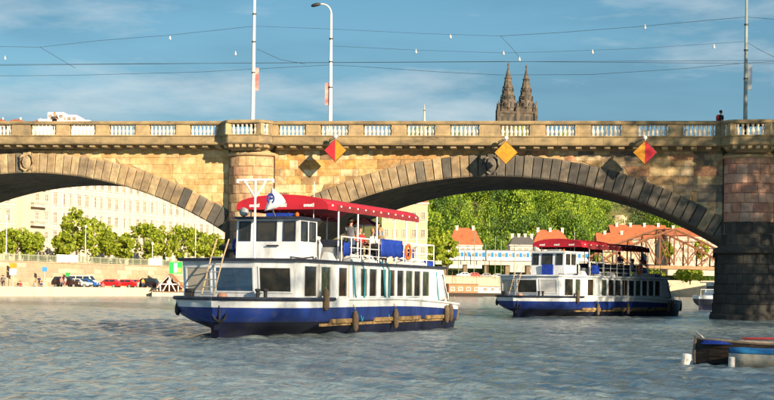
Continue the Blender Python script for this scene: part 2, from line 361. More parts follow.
for c in (-PIT, 0, PIT):
    N = 44; us = [-HS + 2 * HS * i / N for i in range(N + 1)]
    for i in range(N):
        a, b_ = us[i], us[i + 1]; za, zb = zin(a) + dz(c), zin(b_) + dz(c)
        ta, tb = 12.3 + dz(c + a), 12.3 + dz(c + b_)
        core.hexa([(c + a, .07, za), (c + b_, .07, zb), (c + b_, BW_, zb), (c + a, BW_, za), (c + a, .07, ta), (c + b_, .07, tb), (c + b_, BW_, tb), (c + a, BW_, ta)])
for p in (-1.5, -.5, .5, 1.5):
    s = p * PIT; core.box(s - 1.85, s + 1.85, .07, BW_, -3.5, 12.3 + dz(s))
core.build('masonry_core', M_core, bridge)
deck = MB(); deck.hexa([(-71, -.3, 12.31 + dz(-71)), (71, -.3, 12.31 + dz(71)), (71, BW_ + .3, 12.31 + dz(71)), (-71, BW_ + .3, 12.31 + dz(-71)), (-71, -.3, 12.5 + dz(-71)), (71, -.3, 12.5 + dz(71)), (71, BW_ + .3, 12.5 + dz(71)), (-71, BW_ + .3, 12.5 + dz(-71))])
deck.build('road_deck', M_asphalt, bridge)
bpar = MB()
for i in range(14):
    s0 = -71 + i * 10.14; s1 = s0 + 10.14
    bpar.hexa([(s0, BW_, 12.5 + dz(s0)), (s1, BW_, 12.5 + dz(s1)), (s1, BW_ + .35, 12.5 + dz(s1)), (s0, BW_ + .35, 12.5 + dz(s0)), (s0, BW_, 13.5 + dz(s0)), (s1, BW_, 13.5 + dz(s1)), (s1, BW_ + .35, 13.5 + dz(s1)), (s0, BW_ + .35, 13.5 + dz(s0))])
bpar.build('rear_parapet', M_trim, bridge)

def chamfered(pts_front, y_front, y_back, ch=.035):
    """A block with the front outline given in (s, z), its front edges chamfered."""
    n = len(pts_front); cx = sum(p[0] for p in pts_front) / n; cz = sum(p[1] for p in pts_front) / n
    inn = []
    for p in pts_front:
        d = Vector((cx - p[0], cz - p[1])); l = max(d.length, 1e-3); inn.append((p[0] + d.x / l * ch * 1.4, p[1] + d.y / l * ch * 1.4))
    b = MB()
    vs = [(p[0], y_back, p[1]) for p in pts_front] + [(p[0], y_front + ch, p[1]) for p in pts_front] + [(p[0], y_front, p[1]) for p in inn]
    fs = [tuple(range(n - 1, -1, -1)), tuple(range(2 * n, 3 * n))]
    for i in range(n):
        j = (i + 1) % n; fs += [(i, j, n + j, n + i), (n + i, n + j, 2 * n + j, 2 * n + i)]
    b.add(vs, fs); return b
# arch rings
for c in (-PIT, 0):
    ring = part('arch_ring', bridge)
    a_max = math.asin(HS / RA); NV = 53
    ext = math.asin(min(1, (HS - .02) / RE))
    for i in range(NV):
        a0 = -a_max + 2 * a_max * i / NV; a1 = -a_max + 2 * a_max * (i + 1) / NV; gp = .016 / RA
        if c < 0 and math.sin(a0) * RA + c < -43: continue
        am = (a0 + a1) / 2
        key = abs(am) < a_max / NV
        ro = RE + (0.10 if key else 0) + random.uniform(-.02, .02)
        pts = []
        for (r, a) in ((RA, a0 + gp), (RA, a1 - gp), (ro, a1 - gp), (ro, a0 + gp)):
            pts.append((c + r * math.sin(a), ZC + r * math.cos(a) + dz(c)))
        yf = -.13 + random.uniform(-.02, .02) - (.1 if key else 0)
        smid = c + RA * math.sin(am)
        darkp = 0.03 if smid < -5.5 else (0.25 if smid < -3.2 else 0.95)
        if c < 0: darkp = .05 + max(0, (smid + 24) * .2)
        m = M_vdark if random.random() < darkp else M_vlight
        o = chamfered(pts, yf - .05, .3, .085).build('voussoir', m, ring)
    # carved cartouche on the keystone
    k = MB(); zc = ZA + .80 + dz(c)
    k.M = Matrix.Translation((c, -.26, zc)) @ Matrix.Rotation(R(90), 4, 'X')
    k.lathe([(.0, .14), (.20, .15), (.32, .08), (.36, .10), (.42, .06), (.46, -.05)], n=14, sx=.8, sy=1.15)
    k.M = None
    for sgn in (-1, 1):
        k.tube([(c + sgn * .2, -.30, zc + .55), (c + sgn * .5, -.30, zc + .4), (c + sgn * .55, -.28, zc), (c + sgn * .42, -.28, zc - .45), (c + sgn * .1, -.3, zc - .65)], [.06, .11, .08, .1, .05], 6)
    k.build('keystone_cartouche', M_vlight if c < 0 else M_vdark, ring, smooth=True)
# spandrel walls, one block at a time
def ext_u(z, c):                   # half width of the ring's outer edge at height z
    q = RE * RE - (z - dz(c) - ZC) ** 2
    return math.sqrt(q) if q > 0 else 0.0
CH_ = .53; z_lo = 5.4
def spandrel(c, side, m, s_pier):
    wall = part('spandrel_wall', bridge)
    row = 0; z0 = 6.1
    while z0 < 11.85:
        z1 = min(z0 + random.choice((.42, .5, .6, .68)), 11.95)
        ua, ub = ext_u(z0, c), ext_u(z1, c)
        if z1 - dz(c) - ZC >= RE: ub = 0
        ua = max(ua - .12, 0); ub = max(ub - .12, 0)            # the stones run a little way in behind the ring
        end = min(ua, ub); u = HS + .1; first = True
        while u > end + .02:
            w = random.choice((.45, .65, .9, 1.1, 1.35, 1.7)) * (.6 if first and row % 2 else 1); first = False
            un = u - w
            if un - end < .45: un = end
            lo, hi = max(un, ua), max(un, ub); g_ = .006
            if lo < u - .06: A = [(u - g_, z0 + g_), (u - g_, z1 - g_), (hi + g_, z1 - g_), (lo + g_, z0 + g_)]
            else:
                zr = min(z1 - .06, ZC + dz(c) + math.sqrt(max(RE * RE - u * u, 0)) - .1)
                A = [(u - g_, max(zr, z0 + g_)), (u - g_, z1 - g_), (hi + g_, z1 - g_)]
            pts = [(c + side * p[0], p[1]) for p in A]
            if side > 0: pts = pts[::-1]
            chamfered(pts, -.02 + random.uniform(-.025, .012), .2, .014).build('ashlar_stone', m, wall)
            u = un
        z0 = z1; row += 1
def backing(c, side, m):
    b = MB(); n = 40
    for i in range(n):
        u0, u1 = (HS + .1) * i / n, (HS + .1) * (i + 1) / n
        z0 = [ZC + dz(c) + math.sqrt(RE * RE - u * u) - .25 for u in (u0, u1)]
        a, b_ = (c + side * u0, z0[0]), (c + side * u1, z0[1])
        if side < 0: a, b_ = b_, a
        b.hexa([(a[0], .0, a[1]), (b_[0], .0, b_[1]), (b_[0], .1, b_[1]), (a[0], .1, a[1]), (a[0], .0, 11.9), (b_[0], .0, 11.9), (b_[0], .1, 11.9), (a[0], .1, 11.9)])
    b.build('spandrel_mortar', m, bridge)
M_mort = mat('sandy_lime_mortar', (.42, .30, .16), (.32, .22, .12), rough=.95, scale=2, bump=.02, grime=(.16, .12, .08), gscale=.8)
for c, sd2 in ((-PIT, 1), (0, -1), (0, 1)): backing(c, sd2, M_mort)
SAND2 = [(.58, .41, .19), (.62, .46, .23), (.55, .38, .17), (.60, .45, .24), (.64, .50, .28), (.52, .36, .17)]
M_sand2 = mat('even_gold_sandstone', SAND2[0], (.60, .52, .43), rough=.92, scale=1.8, bump=.03, bscale=5, rnd=SAND2, grime=(.24, .17, .10), gscale=.5, glo=.55, ghi=.75)
spandrel(-PIT, 1, M_sand2, -PIT / 2)
spandrel(0, -1, M_sand, -PIT / 2)
spandrel(0, 1, M_mixed, PIT / 2)
# piers: engaged round column above, blackened cutwater below
def curved_block(a0, a1, z0, z1, rx0, ry0, rx1, ry1, t=.3, n=3, ch=.03, g_=.012):
    b = MB(); da = g_ / max(rx0, .5); A = [a0 + da + (a1 - a0 - 2 * da) * i / n for i in range(n + 1)]
    def P(a, rx, ry, z): return (rx * math.cos(a), -ry * math.sin(a), z)
    rings = []
    for a in A:
        e = ch if a in (A[0], A[-1]) else 0
        f = lambda k: 1 - e * k
        rings.append([P(a, rx0 - t, ry0 - t, z0 + g_), P(a, rx0 - ch, ry0 - ch, z0 + g_), P(a, (rx0) - e, ry0 - e, z0 + g_ + ch), P(a, rx1 - e, ry1 - e, z1 - g_ - ch), P(a, rx1 - ch, ry1 - ch, z1 - g_), P(a, rx1 - t, ry1 - t, z1 - g_)])
    b.loft(rings, closed=True, cap0=True, cap1=True); return b
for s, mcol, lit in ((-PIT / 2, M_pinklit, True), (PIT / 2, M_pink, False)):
    pier = part('pier', bridge, (s, 0, 0))
    core2 = MB(); core2.lathe([(1.62, 5.4), (1.62, 11.4)], n=24, sy=.68); core2.lathe([(2.2, -3.5), (1.98, 4.6), (1.86, 6.5)], n=24, sy=.98)
    core2.build('pier_core', M_core, pier)
    z = 6.62; row = 0
    while z < 11.2:
        h = .66 if z + .66 < 11.0 else 11.32 - z
        cuts = [0.0]; 
        while cuts[-1] < math.pi - .5: cuts.append(cuts[-1] + random.uniform(.42, .72))
        cuts[-1] = math.pi
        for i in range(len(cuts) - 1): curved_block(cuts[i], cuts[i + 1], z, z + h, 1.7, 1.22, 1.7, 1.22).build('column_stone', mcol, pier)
        z += h; row += 1
    # dark upper block courses, ledge, battered lower courses, footing
    for z0, z1, r0, r1 in ((4.98, 5.8, 1.95, 1.9), (5.8, 6.6, 1.9, 1.86)):
        off = .3 if z0 > 5.3 else 0
        cs = [0, .5 + off, 1.15 + off, 1.75 + off, 2.4 + off * .5, math.pi]
        for i in range(5): curved_block(cs[i], cs[i + 1], z0, z1, r0, r0 * 1.02, r1, r1 * 1.02).build('pier_stone', M_pier, pier)
    led = MB(); led.lathe([(2.0, 4.42), (2.34, 4.52), (2.36, 4.78), (2.2, 4.88), (1.9, 5.0)], n=32, sy=1.05)
    led.build('ledge', M_pier, pier)
    z = .38
    for row in range(6):
        h = .675; z1 = z + h
        r0 = 2.36 - .055 * row; r1 = r0 - .05
        off = .33 if row % 2 else 0
        cs = [0] + [.38 + off + .52 * i for i in range(5)] + [math.pi]
        for i in range(len(cs) - 1): curved_block(cs[i], cs[i + 1], z, z1, r0, r0 * 1.05, r1, r1 * 1.05).build('pier_stone', M_pier, pier)
        # side stones running back under the bridge
        for sg in (-1, 1):
            yy = .0 + (.5 if row % 2 else 0)
            while yy < 8:
                b = MB(); x0 = sg * (r0 - .1); x1 = sg * r0
                b.box(min(x0, x1), max(x0, x1), yy + .012, yy + 1.15, z + .012, z1 - .012); b.build('pier_stone', M_pier, pier); yy += 1.16
        z = z1
    ft = MB(); ft.lathe([(2.55, -3.5), (2.55, .28), (2.40, .40)], n=32, sy=1.06); ft.build('footing', M_pier, pier)
    sb = MB(); sb.box(-2.2, 2.2, .1, BW_, -3.5, 4.9); sb.box(-2.34, 2.34, .05, BW_, 4.5, 4.86); sb.box(-2.5, 2.5, .05, BW_, -3.5, .3); sb.build('pier_flank', M_pier, pier)
    # capital below the bastion
    cp = MB(); d_ = dz(s)
    cp.lathe([(1.62, 11.15 + d_), (1.78, 11.2 + d_), (1.86, 11.3 + d_), (1.86, 11.38 + d_), (1.7, 11.44 + d_), (1.6, 11.55 + d_)], n=28, sy=.74); cp.build('capital', M_trim, pier)
# cornice with its modillions, parapet
ZP0, ZP1, ZB1, ZC1 = 11.95, 12.62, 13.38, 13.65     # plinth bottom, plinth top, baluster top, cap top
YF = -1.25
segs = []
def run(prof, s0, s1, n=1):
    b = MB(); rings = []
    for i in range(n + 1):
        s = s0 + (s1 - s0) * i / n; rings.append([(s, y, z + dz(s)) for y, z in prof])
    b.loft(rings, closed=True, cap0=True, cap1=True); return b
corn = [(-.02, 11.66), (-.28, 11.70), (-.34, 11.92), (YF, 11.95), (YF - .04, 12.06), (YF, 12.10), (YF + .03, 12.50), (YF - .03, 12.54), (YF - .03, 12.62), (.2, 12.62), (.2, 11.66)]
cap = [(YF - .04, 13.40), (YF - .08, 13.46), (YF - .08, 13.58), (YF - .02, 13.65), (YF + .52, 13.65), (YF + .57, 13.58), (YF + .57, 13.46), (YF + .53, 13.40)]
runs = [(-48, -PIT / 2 - 1.9), (-PIT / 2 + 1.9, PIT / 2 - 1.9), (PIT / 2 + 1.9, 48)]
cornice = part('cornice', bridge); parapet = part('parapet', bridge)
for a, b_ in runs:
    L_ = b_ - a; nn = max(2, round(L_ / 1.57)); st = L_ / nn
    for i in range(nn):
        run(corn, a + i * st + .006, a + (i + 1) * st - .006).build('cornice_stone', M_corn, cornice)
    nn = max(2, round(L_ / 3.15)); st = L_ / nn
    for i in range(nn):
        run(cap, a + i * st + .005, a + (i + 1) * st - .005).build('cap_stone', M_corn, parapet)
mo = MB(); mo.prism([(.0, .06), (-.5, .1), (-1.0, .14), (-1.06, .32), (0, .32)], 'x', -.2, .2); mom = mo.mesh('modillion', M_trim)
for a, b_ in runs:
    s = a + .5
    while s < b_ - .2:
        if -44 < s < 22: link('modillion', mom, cornice, (s, -.02, 11.62 + dz(s)))
        s += .98
# baluster
bl = MB(); bl.lathe([(.115, 0), (.115, .07), (.07, .10), (.10, .16), (.13, .26), (.115, .36), (.068, .50), (.06, .58), (.095, .64), (.095, .66), (.11, .69), (.11, .76)], n=8)
blm = bl.mesh('baluster', M_bal, smooth=False)
def pillar_mesh(w):
    b = MB(); b.box(-w / 2, w / 2, YF + .03, YF + .48, 0, .79); b.box(-w / 2 - .03, w / 2 + .03, YF + .003, YF + .5, 0, .09)
    b.box(-w / 2 + .12, w / 2 - .12, YF + .012, YF + .05, .2, .66); return b.mesh('pillar', M_trim)
PMESH = {}
def pillar(s, w, par, y=0):
    k = round(w, 2)
    if k not in PMESH: PMESH[k] = pillar_mesh(w)
    link('pillar', PMESH[k], par, (s, y, ZP1 - .005 + dz(s)))
def bay(s0, w, par):
    n = 7
    for i in range(n):
        s = s0 + w * (i + .5) / n; link('baluster', blm, par, (s, YF + .24, ZP1 + dz(s)))
for c in (-PIT, 0):
    pillar(c, 1.47, parapet)
    for sg in (-1, 1):
        if c < 0 and sg < 0:
            for k in range(2):
                s = c - .735 - 3.15 * k; bay(s - 2.1, 2.1, parapet); pillar(s - 2.1 - .525, 1.05, parapet)
            continue
        for k in range(5):
            s0 = c + sg * (.735 + 3.15 * k); bay(min(s0, s0 + sg * 2.1), 2.1, parapet)
            if k < 4: pillar(s0 + sg * (2.1 + .525), 1.05, parapet)
        pillar(c + sg * (15.435 + .26), .5, parapet)
# bastions above the piers
def poly_run(prof_z, plan, m, name, par, s, grow):
    b = MB(); rings = []
    for z, g_ in zip(prof_z, grow):
        rings.append([(s + p[0] * (1 + g_ / 2.0), (p[1]) - (g_ if p[1] < -1 else 0), z + dz(s)) for p in plan])
    b.loft(rings, closed=True, cap0=True, cap1=True); return b.build(name, m, par)
PLAN = [(-1.9, .1), (1.9, .1), (1.9, -1.28), (1.78, -1.48), (1.3, -2.08), (1.15, -2.16), (-1.15, -2.16), (-1.3, -2.08), (-1.78, -1.48), (-1.9, -1.28)]
for s in (-PIT / 2, PIT / 2):
    ba = part('bastion', bridge)
    poly_run([11.5, 11.62, 11.72, 11.78, 11.95], PLAN, M_corn, 'corbel_base', ba, s, [-.62, -.5, -.3, -.28, -.1])
    poly_run([11.95, 12.04, 12.10, 12.50, 12.54, 12.62], PLAN, M_corn, 'plinth', ba, s, [0, .05, .0, -.02, .04, .04])
    poly_run([13.40, 13.46, 13.58, 13.65], PLAN, M_corn, 'cap_stone', ba, s, [.02, .07, .07, 0])
    for i in range(7):
        x = -1.5 + i * .5; y = -1.8 if abs(x) < 1.1 else -1.35
        b = MB(); b.box(-.13, .13, -.30, .2, 0, .2); o = b.build('modillion', M_trim, ba, (s + x, y, 11.70 + dz(s)))
    zz = ZP1 + dz(s)
    for (x, y, w, rz) in ((-1.72, -1.35, .36, .0), (1.72, -1.35, .36, 0), (-1.2, -1.96, .42, .4), (1.2, -1.96, .42, -.4)):
        b = MB(); b.box(-w / 2, w / 2, -.19, .19, 0, .79); b.box(-w / 2 - .02, w / 2 + .02, -.21, .21, 0, .09); link('pillar', b.mesh('pillar', M_trim), ba, (s + x, y, zz), rz)
    for i in range(6): link('baluster', blm, ba, (s - .82 + i * .33, -1.92, zz))
    for sg in (-1, 1):
        for t in (.33, .68): link('baluster', blm, ba, (s + sg * (1.72 + (1.2 - 1.72) * t), -1.35 + (-1.92 + 1.35) * t, zz))

# warning boards hanging from brackets on the parapet
def diamond(px, py, left, right, label):
    s, z = bridge_at(px, py, -2.1)
    t = thing('navigation_sign', label, 'sign', bp(s, -2.1, z), -TH, 'diamond shaped navigation boards on the bridge')
    h = .79
    for nm, m, sg in (('left_half', left, -1), ('right_half', right, 1)):
        b = MB(); P = [(0, -h), (0, h), (sg * h, 0)] if sg < 0 else [(0, -h), (sg * h, 0), (0, h)]
        b.prism(P, 'y', -.03, .03); b.build('board_half', m, t)
    b = MB(); b.prism([(0, -h - .05), (h + .05, 0), (0, h + .05), (-h - .05, 0)], 'y', .031, .06); b.build('frame', M_iron, t)
    b = MB(); b.tube([(0, .1, -.5), (0, .1, h + .15), (0, .85, h + .30)], .045, 6); b.tube([(0, .1, h - .2), (-.25, .55, h + .2), (-.6, .85, h + .1)], .03, 5); b.build('bracket', M_gal, t)
    b = MB(); b.lathe([(.02, 0), (.12, .03), (.14, .16), (.09, .24), (.02, .26)], (0, .05, h + .1), 8); b.build('marker_lamp', M_white2, t)
diamond(335.3, 150.3, M_signr, M_signy, 'diamond board half red half yellow below the street lamp with curved arm')
diamond(506, 152.5, M_signy, M_signy, 'plain yellow diamond board above the crown of the arch')
diamond(645, 152.5, M_signy, M_signr, 'diamond board half yellow half red near the pink pier')

# ------------------------------------------------------------------ masts, lamps, wires on the bridge
def mast(px_base, px_top, ytop, yl, m, label, banner, arm=False):
    s0, _ = bridge_at(px_base, 123, yl); s1, z1 = bridge_at(px_top, ytop, yl); z0 = 12.5 + dz(s0)
    t = thing('street_lamp' if arm else 'tram_wire_mast', label, 'street lamp' if arm else 'mast', bp(s0, yl, z0), -TH)
    H = z1 - z0; lean = s1 - s0
    b = MB(); b.tube([(0, 0, 0), (0, 0, .9), (0, 0, 1.0), (lean * .5, 0, H * .5), (lean, 0, H)], [.2, .2, .15, .125, .085], 10); b.build('pole', m, t, smooth=True)
    b = MB(); b.lathe([(.27, 0), (.27, .12), (.2, .2)], n=10); b.build('base_collar', m, t)
    zb0, zb1, bx, cols = banner
    _, za = bridge_at(px_base, zb1, yl); _, zt = bridge_at(px_base, zb0, yl)
    b = MB(); b.box(min(bx, bx * 3), max(bx, bx * 3), -.03, .03, za - z0, zt - z0); b.build('banner', cols, t)
    if arm:
        b = MB(); pts = [(lean, 0, H)]
        for i in range(1, 9):
            a = i / 8 * R(100); pts.append((lean - .75 * (1 - math.cos(a)), -.0, H + .75 * math.sin(a)))
        b.tube(pts, .06, 8); e = Vector(pts[-1]); b.build('arm', m, t, smooth=True)
        b = MB(); b.M = Matrix.Translation(e + Vector((-.32, 0, -.04))) @ Matrix.Rotation(R(-12), 4, 'Y'); b.lathe([(.05, -.12), (.2, -.09), (.26, 0), (.2, .1), (.05, .14)], n=12, sx=1.5, sy=.8); b.build('lamp_head', M_iron, t, smooth=True)
    for q in (.42, .62, .8):
        b = MB(); b.lathe([(.15, 0), (.15, .1)], (lean * q, 0, H * q), 8); b.build('clamp', M_iron, t)
M_ban = mat('faded_red_banner', (.50, .14, .12), (.58, .40, .36), rough=.8, scale=.9, stretch=(1, 1, 2))
M_banw = mat('white_banner', (.7, .71, .72), None, rough=.7)
mast(252.6, 254.8, -16, -.3, M_polew, 'white tapering tram wire mast on the bastion of the sunlit pier', (68, 91, .14, M_ban))
mast(330.2, 331.3, 14, 2.2, M_polew, 'white street lamp with curved arm between red yellow board and tall mast', (83, 105, -.14, M_ban), arm=True)
mast(745.2, 746.6, -3, -.3, M_poleg, 'grey green tram wire mast on the bastion of the pink pier', (65, 90, .14, M_banw))
def wire(name, pts, yl, label, r=.02, cat='cable', sag=True):
    P = []
    for i in range(len(pts) - 1):
        (x0, y0), (x1, y1) = pts[i], pts[i + 1]
        n = max(2, int(abs(x1 - x0) / 30))
        for k in range(n + (1 if i == len(pts) - 2 else 0)):
            t = k / n; x = x0 + (x1 - x0) * t; y = y0 + (y1 - y0) * t
            s, z = bridge_at(x, y, yl); P.append(bp(s, yl, z))
    b = MB(); b.tube(P, r * .72, 4); return tag(b.build(name, M_iron), label, cat, 'tram wires over the bridge')
wire('tram_wire', [(-15, 64.6), (387, 62.4), (790, 60.4)], 5, 'lower contact wire running level above the whole parapet', .018)
wire('tram_wire', [(-15, 65.6), (250, 63), (500, 61.5), (790, 63.8)], 8.5, 'second contact wire running level just beside the first', .018)
wire('tram_wire', [(-15, 76), (70, 75.4), (200, 72), (330, 65), (360, 66.5), (440, 72), (500, 75), (590, 74.6), (680, 69), (746, 63), (790, 61)], 6.5, 'slack carrier wire dipping twice between the masts', .018)
wire('span_wire', [(-15, 46.4), (40, 47.2), (100, 40.5), (170, 35.2), (254.4, 26.2)], 1.0, 'sagging span wire with an insulator climbing to the white tapering mast', .016)
wire('span_wire', [(254.4, 26.2), (330, 29), (420, 33.5), (500.5, 36)], 1.0, 'faint span wire from white mast to the bracket wire', .012)
wire('span_wire', [(500.5, 36), (560, 32.6), (640, 26.5), (746.3, 17)], 1.0, 'span wire rising to the top of the grey green mast', .018)
wire('span_wire', [(746.3, 17), (790, 20.5)], 1.0, 'short span wire leaving the far side of the grey green mast', .018)
wire('span_wire', [(331, 46), (420, 50.3), (503, 53), (545, 52), (640, 48.5), (746, 41.5)], 3.0, 'thin span wire from street lamp with hanging insulators', .013)
wire('bracket_wire', [(500.5, 36), (512, 48), (520, 58.6)], 3.0, 'slanting bracket wire between span wire and contact wires', .018)
wire('bracket_wire', [(40, 47.2), (60, 59), (75, 68)], 3.0, 'slanting bracket wire at the far end of the sagging span wire', .018)
wire('bracket_wire', [(257, 49), (280, 59.5), (305, 64)], 3.0, 'slanting bracket wire beside the white mast', .018)
wire('bracket_wire', [(746.4, 42), (760, 50), (782, 61)], 3.0, 'slanting bracket wire beside the grey green mast', .018)
ib = MB(); ib.lathe([(.015, .42), (.03, .38), (.06, .34), (.05, .26), (.10, .2), (.13, .08), (.09, .0), (.02, -.02)], n=8); im = ib.mesh('insulator', mat('white_porcelain', (.62, .61, .58), (.4, .38, .35), rough=.3, scale=9))
for x, y in ((170, 38.5), (5, 58.5), (235.5, 54), (450.5, 37), (416, 52), (503.5, 53.5), (519.5, 59.5), (592.5, 52.5), (645, 27.5), (714, 47)):
    s, z = bridge_at(x, y, 2.9); o = link('insulator', im, None, bp(s, 2.9, z - .1)); o.scale = (.68, .68, .75); tag(o, 'small pale porcelain insulator hanging from the tram wires', 'insulator', 'insulators on the tram wires')

# ------------------------------------------------------------------ people
BODY = {}
def body_mesh(pose, shirt, trousers, build=1.0):
    key = (pose, shirt.name, trousers.name)
    if key in BODY: return BODY[key]
    J = {}; E = []
    def chain(cls, pts, root=None):
        prev = root
        for (n, p, r) in pts:
            J[n] = (Vector(p), r, cls)
            if prev: E.append((prev, n, cls))
            prev = n
    sit = pose.startswith('sit')
    zo = .50 if sit else .95
    lean = .03
    chain('trousers', [('pelvis', (0, 0, zo), .135)])
    chain('shirt', [('spine', (0, lean * .3, zo + .22), .13), ('chest', (0, lean, zo + .43), .145), ('neckb', (0, lean, zo + .53), .075)], 'pelvis')
    chain('skin', [('neck', (0, lean - .01, zo + .59), .055), ('jaw', (0, lean - .035, zo + .66), .078), ('head', (0, lean - .02, zo + .745), .098), ('crown', (0, lean, zo + .815), .07)], 'neckb')
    J['nose'] = (Vector((0, lean - .135, zo + .715)), .018, 'skin'); E.append(('head', 'nose', 'skin'))
    for sg, L in ((-1, 'r'), (1, 'l')):
        chain('shirt', [('sh' + L, (sg * .19, lean, zo + .47), .075)], 'chest')
        if sit or pose == 'lean':
            el = (sg * .27, -.05, zo + .2); wr = (sg * .17, -.3, zo + .16); hd = (sg * .14, -.385, zo + .15)
        elif pose == 'arms':
            el = (sg * .30, -.12, zo + .28); wr = (sg * .12, -.32, zo + .34); hd = (sg * .08, -.395, zo + .37)
        else:
            el = (sg * .26, .03, zo + .2); wr = (sg * .28, -.07, zo - .04); hd = (sg * .28, -.095, zo - .12)
        chain('shirt', [('el' + L, el, .052)], 'sh' + L)
        chain('skin', [('wr' + L, wr, .033), ('hd' + L, hd, .036)], 'el' + L)
        dv = (Vector(hd) - Vector(wr)).normalized(); sd_ = Vector((1, 0, 0)) if abs(dv.x) < .8 else Vector((0, 1, 0))
        if abs(dv.z) > .8: sd_ = Vector((0, 1, 0))
        for k, ln in enumerate((.07, .082, .078, .06)):
            o = (k - 1.5) * .02; n1 = 'f%d%s' % (k, L)
            chain('skin', [(n1, Vector(hd) + dv * .04 + sd_ * o * 1.15, .010), (n1 + 't', Vector(hd) + dv * (.04 + ln) + sd_ * o * 1.3 + Vector((0, 0, -.015)), .008)], 'hd' + L)
        chain('skin', [('th' + L, Vector(hd) + sd_ * .048 + dv * .0, .011), ('tt' + L, Vector(hd) + sd_ * .06 + dv * .045, .009)], 'hd' + L)
        if sit:
            chain('trousers', [('hp' + L, (sg * .1, -.04, zo - .01), .098), ('kn' + L, (sg * .13, -.44, zo), .068), ('an' + L, (sg * .13, -.42, .09), .042)], 'pelvis')
            chain('shoe', [('to' + L, (sg * .14, -.60, .045), .036)], 'an' + L)
        elif pose == 'walk':
            f = .16 * sg
            chain('trousers', [('hp' + L, (sg * .1, 0, zo - .07), .098), ('kn' + L, (sg * .11, -.06 - f, .5), .065), ('an' + L, (sg * .11, -f * 1.6 + .05, .09), .042)], 'pelvis')
            chain('shoe', [('to' + L, (sg * .12, -f * 1.6 - .13, .045), .036)], 'an' + L)
        else:
            chain('trousers', [('hp' + L, (sg * .1, 0, zo - .07), .098), ('kn' + L, (sg * .11, -.02, .5), .065), ('an' + L, (sg * .115, .03, .09), .042)], 'pelvis')
            chain('shoe', [('to' + L, (sg * .13, -.15, .045), .036)], 'an' + L)
    names = list(J); idx = {n: i for i, n in enumerate(names)}
    me = bpy.data.meshes.new('body_skeleton'); me.from_pydata([J[n][0] for n in names], [(idx[a], idx[b]) for a, b, _ in E], [])
    ob = bpy.data.objects.new('body_skeleton', me); C.objects.link(ob)
    sk = ob.modifiers.new('skin', 'SKIN'); sk.use_smooth_shade = True
    for i, n in enumerate(names):
        r = J[n][1]; rx = r * (1.32 if n in ('chest', 'spine', 'pelvis') else 1)
        me.skin_vertices[0].data[i].radius = (rx, r) if n in ('chest', 'spine', 'pelvis') else (r, r)
        me.skin_vertices[0].data[i].use_root = (n == 'pelvis')
    ss = ob.modifiers.new('sub', 'SUBSURF'); ss.levels = 1; ss.render_levels = 1
    dg = bpy.context.evaluated_depsgraph_get(); dg.update()
    out = bpy.data.meshes.new_from_object(ob.evaluated_get(dg)); bpy.data.objects.remove(ob)
    out.name = 'person'; out.materials.clear()
    M_shoe = mat('dark_shoe', (.03, .025, .02), None, rough=.6)
    cl = ['skin', 'shirt', 'trousers', 'shoe']
    for m in (M_skin, shirt, trousers, M_shoe): out.materials.append(m)
    segs_ = [(J[a][0], J[b][0], cl.index(c)) for a, b, c in E]
    for p in out.polygons:
        q = p.center; best = (9, 0)
        for a, b, c in segs_:
            ab = b - a; t = max(0, min(1, (q - a).dot(ab) / max(ab.length_squared, 1e-9))); d = (q - (a + ab * t)).length
            if d < best[0]: best = (d, c)
        p.material_index = best[1]; p.use_smooth = True
    BODY[key] = (out, zo + lean * 0); return BODY[key]
HAIRM = {}
def cloth(name, c): return mat('cloth_' + name, c, tuple(x * .7 for x in c), rough=.9, scale=8)
def person(loc, face, pose, shirt, trousers, hair, label, group=None, cap=None, scale=1.0):
    me, zo = body_mesh(pose, shirt, trousers)
    o = link('person', me, None, loc, face); o.scale = (scale,) * 3; tag(o, label, 'person', group)
    h = MB(); h.lathe([(.085, -.07), (.108, -.02), (.112, .03), (.095, .085), (.05, .115), (.0, .122)], (0, .032, zo + .755), 10); h.build('hair', hair, o, smooth=True)
    e = MB()
    for sg in (-1, 1): e.lathe([(.0, -.014), (.014, 0), (.0, .014)], (sg * .035, -.088, zo + .75), 6)
    e.build('eyes', M_iron, o)
    if cap:
        k = MB(); k.lathe([(.118, 0), (.12, .05), (.09, .11), (.0, .125)], (0, .02, zo + .76), 10); k.box(-.07, .07, -.2, -.08, zo + .76, zo + .775); k.build('cap', cap, o)
    return o
H_dark = mat('dark_hair', (.025, .018, .012), None, rough=.7); H_grey = mat('grey_hair', (.3, .28, .25), None, rough=.7); H_fair = mat('fair_hair', (.3, .19, .08), None, rough=.7)
c_black = cloth('black', (.02, .02, .024)); c_jean = cloth('denim', (.05, .08, .16)); c_khaki = cloth('khaki', (.3, .24, .15)); c_white = cloth('white', (.62, .62, .6))
c_grey = cloth('grey', (.14, .15, .18)); c_blue = cloth('blue', (.03, .10, .24)); c_red = cloth('red', (.42, .03, .03)); c_yel = cloth('yellow', (.6, .38, .04)); c_pink = cloth('pink', (.55, .2, .2)); c_navy = cloth('navy', (.02, .03, .09))

